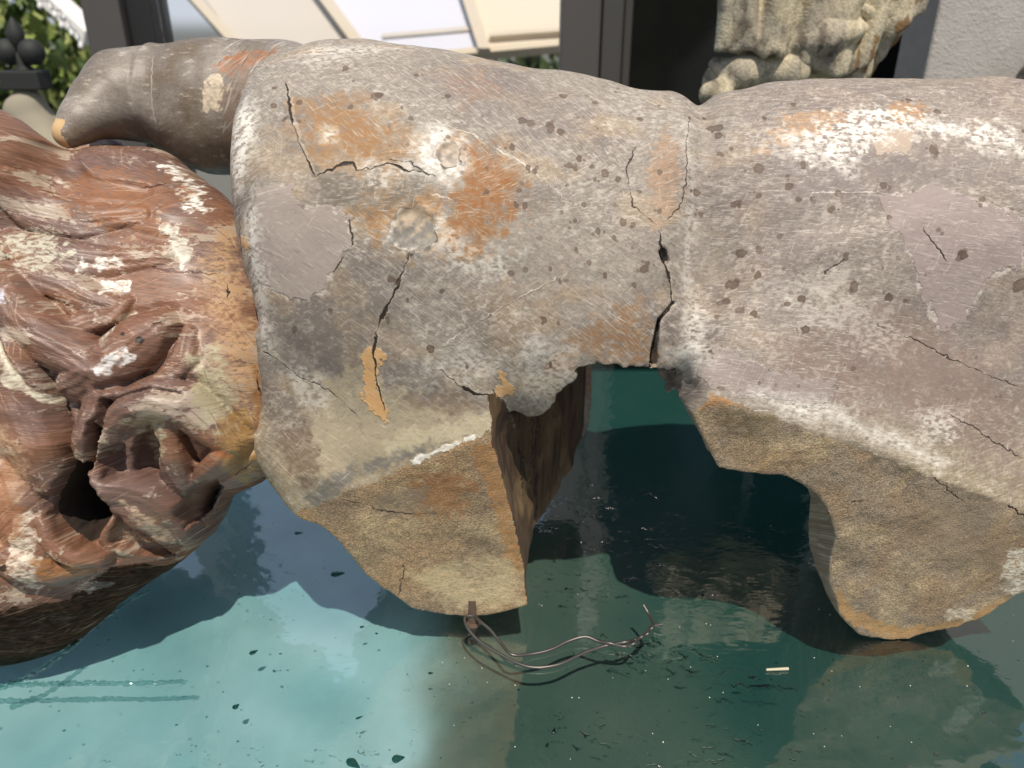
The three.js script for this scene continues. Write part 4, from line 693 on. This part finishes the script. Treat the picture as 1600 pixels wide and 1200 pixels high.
part(win, 'frame_post', box(0.1235, 0.152, -0.75, 2.6, -0.86, -0.795), strip);
part(win, 'frame_rail', box(-1.6, 0.152, 2.6, 2.68, -0.86, -0.8), frameMat);
part(win, 'sill', box(-1.6, 0.152, -0.2, -0.12, -0.88, -0.78), frameMat);
part(win, 'pane', box(-0.4965, 0.0675, -0.12, 2.6, -0.842, -0.838, 0.001), new THREE.MeshPhysicalMaterial({ color: 0xffffff, roughness: 0, transmission: 1, thickness: 0, ior: 1.5 }));
part(win, 'wall_below', box(-1.6, 0.152, -0.75, -0.2, -0.9, -0.8), frameMat);
const door = thing('black_door', 'black glossy door leaf beside the grey window post', 'door', [0, 0, 0]);
part(door, 'leaf', box(0.1535, 0.9, -0.75, 2.6, -0.87, -0.83), std({ color: new THREE.Color().setRGB(0.008, 0.009, 0.008), roughness: 0.12 }));
part(door, 'edge_strip', box(0.156, 0.168, -0.75, 2.6, -0.829, -0.822), strip);
const PL = new Sheet(768, 1024, 0, 0, 300, 400);
PL.fill((x, y, o) => { const a = fbm2(x * 0.06, y * 0.1, 4, 1), b = fbm2(x * 0.25, y * 0.45, 4, 2), c = fbm2(x * 0.9, y * 1.2, 3, 3); const k = 1 + 0.05 * a + 0.06 * c; o[0] = 176 * k; o[1] = 172 * k; o[2] = 166 * k; o[3] = 0.5 * Math.max(0, b) + 0.45 * c; });
const wall = thing('plaster_pier', 'rough pale grey plaster pier at the right edge', 'wall', [0, 0, 0]);
{
  const g = box(0.452, 0.85, -0.75, 2.6, -0.62, -0.545, 0.004), p = g.attributes.position, u = g.attributes.uv;
  for (let i = 0; i < p.count; i++) u.setXY(i, (p.getX(i) + p.getZ(i)) / 0.3, p.getY(i) / 0.4);
  const t = PL.textures(1.2); t.map.wrapS = t.map.wrapT = t.bumpMap.wrapS = t.bumpMap.wrapT = THREE.RepeatWrapping;
  part(wall, 'pier', g, std({ ...t, roughness: 0.9 }));
}
const grey = std({ color: new THREE.Color().setRGB(0.16, 0.14, 0.12), roughness: 0.95 });
{
  const s = thing('round_stone', 'dark rounded stone at the far right edge before the plaster pier', 'stone', [[0.5777,0.2571,-0.4839]][0]);
  part(s, 'block', mesh((x, y, z) => Math.hypot(x / 1.0, y / 1.25, z) - 0.055 + 0.006 * noise3(x * 40, y * 40, z * 40) + 0.002 * noise3(x * 150, y * 150, z * 150), [-0.09, -0.1, -0.09], [0.09, 0.1, 0.09], 0.004), grey);
  part(s, 'plinth', box(-0.05, 0.08, -0.4, -0.05, -0.05, 0.05), grey);
}

// ---------- stone figure fragment on a stand ----------
{
  const o = [[0.2731,0.2737,-0.4475]][0];
  const s = thing('stone_figure', 'weathered beige stone figure fragment with draped robe and feet on a thin stand', 'statue', o);
  const xr = (x) => 0.088 - 0 * x;
  const folds = [[-0.078, 0.012], [-0.058, 0.009], [-0.034, 0.013], [-0.01, 0.008], [0.026, 0.012], [0.05, 0.009], [0.074, 0.014], [0.096, 0.012]];
  const robe = (x, y, z) => {
    const w = 0.074 + (x > 0 ? 0.022 * sstep(0.03, 0.2, y) : 0.004);
    let d = (Math.hypot((x - 0.006) / w, z / 0.052) - 1) * 0.05;
    for (const [fx, r] of folds) { const lean = fx > 0.02 ? 0.06 : -0.01, cx = fx + lean * (y - 0.05) + 0.004 * Math.sin(y * 40 + fx * 90), cz = 0.05 * Math.sqrt(Math.max(0, 1 - (fx / 0.105) ** 2)); d = smin(d, Math.hypot(x - cx, (z - cz) * 0.85) - r * (1.05 - y * 0.8), 0.006); }
    const hem = x < -0.035 ? 0.036 + 0.006 * Math.abs(Math.sin(x * 140)) : x < 0.02 ? mix(0.038, 0.02, (x + 0.035) / 0.055) : 0.02 + sstep(0.03, 0.1, x) * 0.05;
    d += 0.0012 * noise3(x * 70, y * 20, z * 70) + 0.0005 * noise3(x * 220, y * 160, z * 220);
    return Math.max(smax(d, hem - y + 0.003 * noise2(x * 90, 7), 0.004), y - 0.42);
  };
  const foot = (x, y, z) => { let d = cone(x, y, z, [-0.055, 0.026, 0.03], [-0.015, 0.026, 0.046], 0.013, 0.015); d = smin(d, cone(x, y, z, [-0.08, 0.03, 0.025], [-0.06, 0.022, 0.04], 0.008, 0.013), 0.01); return smin(d, cone(x, y, z, [-0.086, 0.004, 0.035], [-0.08, 0.006, 0.04], 0.012, 0.013), 0.008) + 0.002 * noise3(x * 70, y * 70, z * 70); };
  const slab = (x, y, z) => { let d = cone(x, y, z, [-0.07, 0.012, 0.01], [0.04, 0.026, 0.01], 0.018, 0.028); d = smin(d, cone(x, y, z, [0.05, 0.04, 0.0], [0.088, 0.085, -0.01], 0.03, 0.028), 0.02); d = smin(d, cone(x, y, z, [0.095, 0.10, -0.01], [0.108, 0.17, -0.01], 0.02, 0.024), 0.02); return d + 0.003 * noise3(x * 50, y * 50, z * 50) + 0.0015 * noise3(x * 160, y * 160, z * 160); };
  const loop = (x, y, z) => { const u = (x - 0.012) * 0.96 + (y - 0.054) * 0.28, v = (y - 0.054) * 0.96 - (x - 0.012) * 0.28; let d = (Math.hypot(u / 0.034, v / 0.017, (z - 0.045) / 0.024) - 1) * 0.018; const r = Math.hypot(u / 0.034, v / 0.018); d = smin(d, Math.hypot((r - 1.25) * 0.022, z - 0.047) - 0.0045 + (v < -0.006 ? 0.01 : 0), 0.004); return d + 0.001 * noise3(x * 90, y * 90, z * 90); };
  const stone = new Sheet(512, 768, -120, -30, 130, 345);
  stone.fill((x, y, q) => { const a = fbm2(x * 0.03, y * 0.02, 4, 1), b = fbm2(x * 0.15, y * 0.08, 4, 2), c = fbm2(x * 0.8, y * 0.8, 3, 3); q[0] = 152; q[1] = 144; q[2] = 126; lerp3(q, [84, 76, 64], clamp(b * 2.4, 0, 0.75)); lerp3(q, [212, 200, 166], clamp(a * 2, 0, 0.6)); if (x > 40) lerp3(q, [120, 84, 44], clamp(b * 3 - 0.2, 0, 0.6)); const k = 1 + 0.25 * c; q[0] *= k; q[1] *= k; q[2] *= k; q[3] = 0.3 * c + 0.2 * b; });
  const sm1 = std({ ...stone.textures(), roughness: 0.95 });
  const uvs = (g) => { const p = g.attributes.position, u = new Float32Array(p.count * 2); for (let i = 0; i < p.count; i++) { const [a, b] = stone.uv(fold(p.getX(i) * 1000, -120, 130), fold(p.getY(i) * 1000, -30, 345)); u[i * 2] = a; u[i * 2 + 1] = b; } g.setAttribute('uv', new THREE.BufferAttribute(u, 2)); return g; };
  part(s, 'robe', uvs(mesh(robe, [-0.12, 0, -0.09], [0.14, 0.43, 0.1], 0.0028, 2.5)), sm1);
  part(s, 'foot', uvs(mesh(foot, [-0.12, -0.02, -0.02], [0.02, 0.07, 0.1], 0.0022)), sm1);
  part(s, 'plinth', uvs(mesh(slab, [-0.12, -0.03, -0.06], [0.15, 0.21, 0.06], 0.0025)), sm1);
  part(s, 'drapery_fold', uvs(mesh(loop, [-0.06, 0.01, 0], [0.08, 0.1, 0.1], 0.0022, 2.5)), sm1);
  part(s, 'stand_rod', new THREE.CylinderGeometry(0.006, 0.006, 0.3, 16).translate(0.018, -0.15, 0.0), black);
}

// ---------- outside: roof, hedge, lights, iron trefoil ----------
const cream = std({ color: new THREE.Color().setRGB(0.54, 0.47, 0.36), roughness: 0.7 });
const roofN = new THREE.Vector3(-0.15, 0.8, 0.6).normalize();
function slabOn(P, th, lift = 0) {              // a flat piece with thickness lying on the roof's plane
  const n = P.length, pos = [], idx = [];
  for (const s of [lift, lift + th]) for (const [x, y, z] of P) pos.push(x + roofN.x * s, y + roofN.y * s, z + roofN.z * s);
  for (let i = 1; i + 1 < n; i++) { idx.push(0, i + 1, i, n, n + i, n + i + 1); }
  for (let i = 0; i < n; i++) { const j = (i + 1) % n; idx.push(i, j, n + j, i, n + j, n + i); }
  let g = new THREE.BufferGeometry(); g.setAttribute('position', new THREE.Float32BufferAttribute(pos, 3)); g.setIndex(idx); g = g.toNonIndexed(); g.computeVertexNormals(); return g;
}
const roof = thing('glazed_roof', 'low sloping roof of cream beams and pale panels outside the window', 'roof');
const panelA = std({ color: new THREE.Color().setRGB(0.52, 0.48, 0.42), roughness: 0.8 }), panelB = std({ color: new THREE.Color().setRGB(0.58, 0.59, 0.65), roughness: 0.6 }), panelC = std({ color: new THREE.Color().setRGB(0.62, 0.55, 0.43), roughness: 0.8 });
part(roof, 'panel', slabOn([[-0.8869,0.216,-2.5081],[-1.1474,0.4226,-2.8486],[-1.7741,0.9274,-3.6784],[-1.2232,0.9024,-3.5073],[-0.6833,0.4194,-2.7283],[-0.4562,0.211,-2.3938]], 0.01), panelA);
part(roof, 'panel', slabOn([[-0.441,0.2131,-2.3927],[-0.6541,0.4192,-2.7207],[-1.1394,0.8986,-3.4813],[-0.3959,0.8649,-3.2504],[-0.1628,0.4158,-2.5934],[-0.089,0.2385,-2.3386]], 0.01), panelB);
part(roof, 'panel', slabOn([[-0.0703,0.2386,-2.3341],[-0.1361,0.4156,-2.5865],[-0.3021,0.8606,-3.2213],[0.0488,0.8447,-3.1124],[0.1709,0.4135,-2.5069],[0.1671,0.2622,-2.3062]], 0.01), panelC);
for (const P of [[[-0.9157,0.208,-2.5046],[-1.2216,0.4231,-2.8678],[-1.9506,0.9354,-3.7332],[-1.8567,0.9311,-3.704],[-1.1685,0.4227,-2.8541],[-0.8752,0.2084,-2.4951]], [[-0.4847,0.2089,-2.398],[-0.6955,0.4194,-2.7315],[-1.2172,0.9021,-3.5055],[-1.1513,0.8991,-3.485],[-0.6565,0.4192,-2.7214],[-0.4405,0.2094,-2.3876]], [[-0.0992,0.2311,-2.3313],[-0.1718,0.4158,-2.5957],[-0.354,0.863,-3.2374],[-0.3021,0.8606,-3.2213],[-0.1317,0.4155,-2.5853],[-0.0618,0.2315,-2.3224]]]) part(roof, 'beam', slabOn(P, 0.04, 0.0105), cream);
part(roof, 'cross_rail', slabOn([[-0.067,0.2791,-2.3873],[-0.0714,0.2903,-2.4033],[0.1694,0.3061,-2.3641],[0.1688,0.295,-2.3495]], 0.02, 0.0125), cream);
part(roof, 'cross_rail', slabOn([[-0.4332,0.285,-2.4866],[-0.4392,0.2966,-2.5036],[-0.1279,0.3206,-2.4577],[-0.1231,0.3091,-2.4412]], 0.006, 0.0125), panelA);
part(roof, 'gutter', slabOn([[-0.9174,0.1737,-2.4593],[-0.9242,0.1964,-2.4912],[-0.2095,0.2411,-2.3722],[0.1838,0.2732,-2.3166],[0.1829,0.2587,-2.2976],[-0.2084,0.2246,-2.3499]], 0.03, 0.0), std({ color: new THREE.Color().setRGB(0.55, 0.47, 0.34), roughness: 0.6 }));
function hedgeOf(name, label, c, ext, n, seed0, cols) {
  const h = thing(name, label, 'hedge', c), gs = [], leaf = new THREE.BufferGeometry();
  leaf.setAttribute('position', new THREE.Float32BufferAttribute([0, 0, 0, -0.5, 0.5, 0.12, 0, 0.4, 0, 0.5, 0.5, 0.12, 0, 1.2, -0.1], 3)); leaf.setIndex([0, 2, 1, 0, 3, 2, 1, 2, 4, 2, 3, 4]); leaf.computeVertexNormals();
  const M = new THREE.Matrix4(), q = new THREE.Quaternion(), e = new THREE.Euler(), by = cols.map(() => []);
  for (let i = 0; i < n; i++) {
    const x = rr(-1, 1), y = rr(-1, 1), z = rr(-1, 1), top = 0.75 + 0.5 * noise2(x * 4 + seed0, z * 2, 3);
    if (y > top || noise3(x * 5 + seed0, y * 5, z * 4) < -0.32) continue;
    e.set(rr(-1.2, 1.2), rr(0, 6.28), rr(-1, 1)); q.setFromEuler(e); const s = rr(0.03, 0.075);
    M.compose(new THREE.Vector3(x * ext[0], y * ext[1], z * ext[2]), q, new THREE.Vector3(s * 0.7, s, s));
    by[Math.floor(rnd() * cols.length)].push(leaf.clone().applyMatrix4(M));
  }
  cols.forEach((col, i) => { const m = part(h, 'foliage', mergeGeometries(by[i]), std({ color: new THREE.Color().setRGB(...col), roughness: 0.6, side: THREE.DoubleSide })); m.userData.kind = 'stuff'; });
  for (let k = 0; k < 4; k++) part(h, 'stem', new THREE.CylinderGeometry(0.015, 0.03, ext[1] * 1.6, 8).translate(rr(-0.7, 0.7) * ext[0], -ext[1] * 0.3, 0), std({ color: new THREE.Color().setRGB(0.06, 0.045, 0.03), roughness: 0.9 }));
}
const G = [[0.10, 0.15, 0.03], [0.18, 0.24, 0.05], [0.05, 0.09, 0.02], [0.28, 0.32, 0.1]];
hedgeOf('garden_hedge', 'sunlit yellow green hedge outside left of the window post', [[-1.7521,0.1792,-2.4337]][0], [0.46, 0.36, 0.3], 5200, 3, G);
hedgeOf('dark_hedge', 'dark green hedge below the roof gutter beside the grey post', [[-0.0849,0.0153,-3.24]][0], [0.7, 0.26, 0.3], 3600, 11, [G[0], G[2], [0.03, 0.06, 0.015]]);
const eave = thing('white_eave', 'white sloping eave board at the top left', 'eave');
{ const [a, b] = [[-1.2313,0.4297,-1.8885],[-1.0275,0.3048,-1.7199]], v = new THREE.Vector3(b[0] - a[0], b[1] - a[1], b[2] - a[2]), L = v.length(), g = new RoundedBoxGeometry(L, 0.04, 0.06, 2, 0.006); const m = part(eave, 'board', g, std({ color: new THREE.Color().setRGB(0.75, 0.73, 0.68), roughness: 0.6 })); m.position.set((a[0] + b[0]) / 2, (a[1] + b[1]) / 2, (a[2] + b[2]) / 2); m.quaternion.setFromUnitVectors(new THREE.Vector3(1, 0, 0), v.normalize()); }
{
  const s = thing('string_lights', 'string of small white bulbs hanging at the top left', 'string lights'), P = [[-1.0438,0.3774,-1.5331],[-1.0183,0.3748,-1.5319],[-1.0098,0.3594,-1.5247],[-0.9914,0.3556,-1.5229],[-0.9957,0.3389,-1.5151],[-0.9787,0.3364,-1.5139],[-0.973,0.3235,-1.508],[-0.9589,0.3133,-1.5032],[-0.9532,0.2979,-1.496]];
  const bulb = new THREE.LatheGeometry([[0, -0.009], [0.004, -0.007], [0.0052, -0.003], [0.004, 0.002], [0.002, 0.005], [0.002, 0.009], [0, 0.009]].map(([a, b]) => new THREE.Vector2(a, b)), 14), bm = std({ color: 0xf4f4f0, roughness: 0.25 });
  part(s, 'cable', new THREE.TubeGeometry(new THREE.CatmullRomCurve3(P.map(([x, y, z]) => new THREE.Vector3(x, y + 0.009, z))), 80, 0.0012, 6), black);
  for (const [x, y, z] of P) { const m = part(s, 'bulb', bulb, bm); m.position.set(x, y, z); }
}
{
  const o = [[-0.6587,0.2574,-0.7599]][0], iron = std({ color: new THREE.Color().setRGB(0.018, 0.02, 0.018), roughness: 0.7 });
  const t = thing('iron_trefoil', 'black trefoil finial on a block at the far left', 'finial', o), k = 1.05 / 1202;
  const L = (pts) => new THREE.LatheGeometry(pts.map(([r, y]) => new THREE.Vector2(r * k, y * k)), 24);
  part(t, 'spike', L([[0, 104], [6, 96], [13, 82], [11, 72], [8, 58], [0, 56]]), iron);
  for (const s of [-1, 1]) part(t, 'knob', new THREE.SphereGeometry(19 * k, 24, 16).translate(s * 18 * k, 54 * k, 0), iron);
  part(t, 'stem', L([[0, 58], [10, 52], [9, 36], [14, 30], [14, 26], [0, 26]]), iron);
  part(t, 'block', new RoundedBoxGeometry(62 * k, 28 * k, 40 * k, 3, 3 * k).translate(-2 * k, 14 * k, 0), iron);
  const b = thing('pale_stone_base', 'shaded pale stone base under the black trefoil finial', 'stone', o);
  part(b, 'block', mesh((x, y, z) => smin(cone(x, y, z, [-0.01, -0.03, 0], [0.02, -0.12, 0], 0.028, 0.06), cone(x, y, z, [0, -0.12, 0], [0, -0.3, 0], 0.05, 0.09), 0.02) + 0.006 * noise3(x * 30, y * 30, z * 30), [-0.14, -0.42, -0.12], [0.14, 0.02, 0.12], 0.006), std({ color: new THREE.Color().setRGB(0.3, 0.27, 0.2), roughness: 0.95 }));
}
tick('all');

renderer.render(scene, camera);
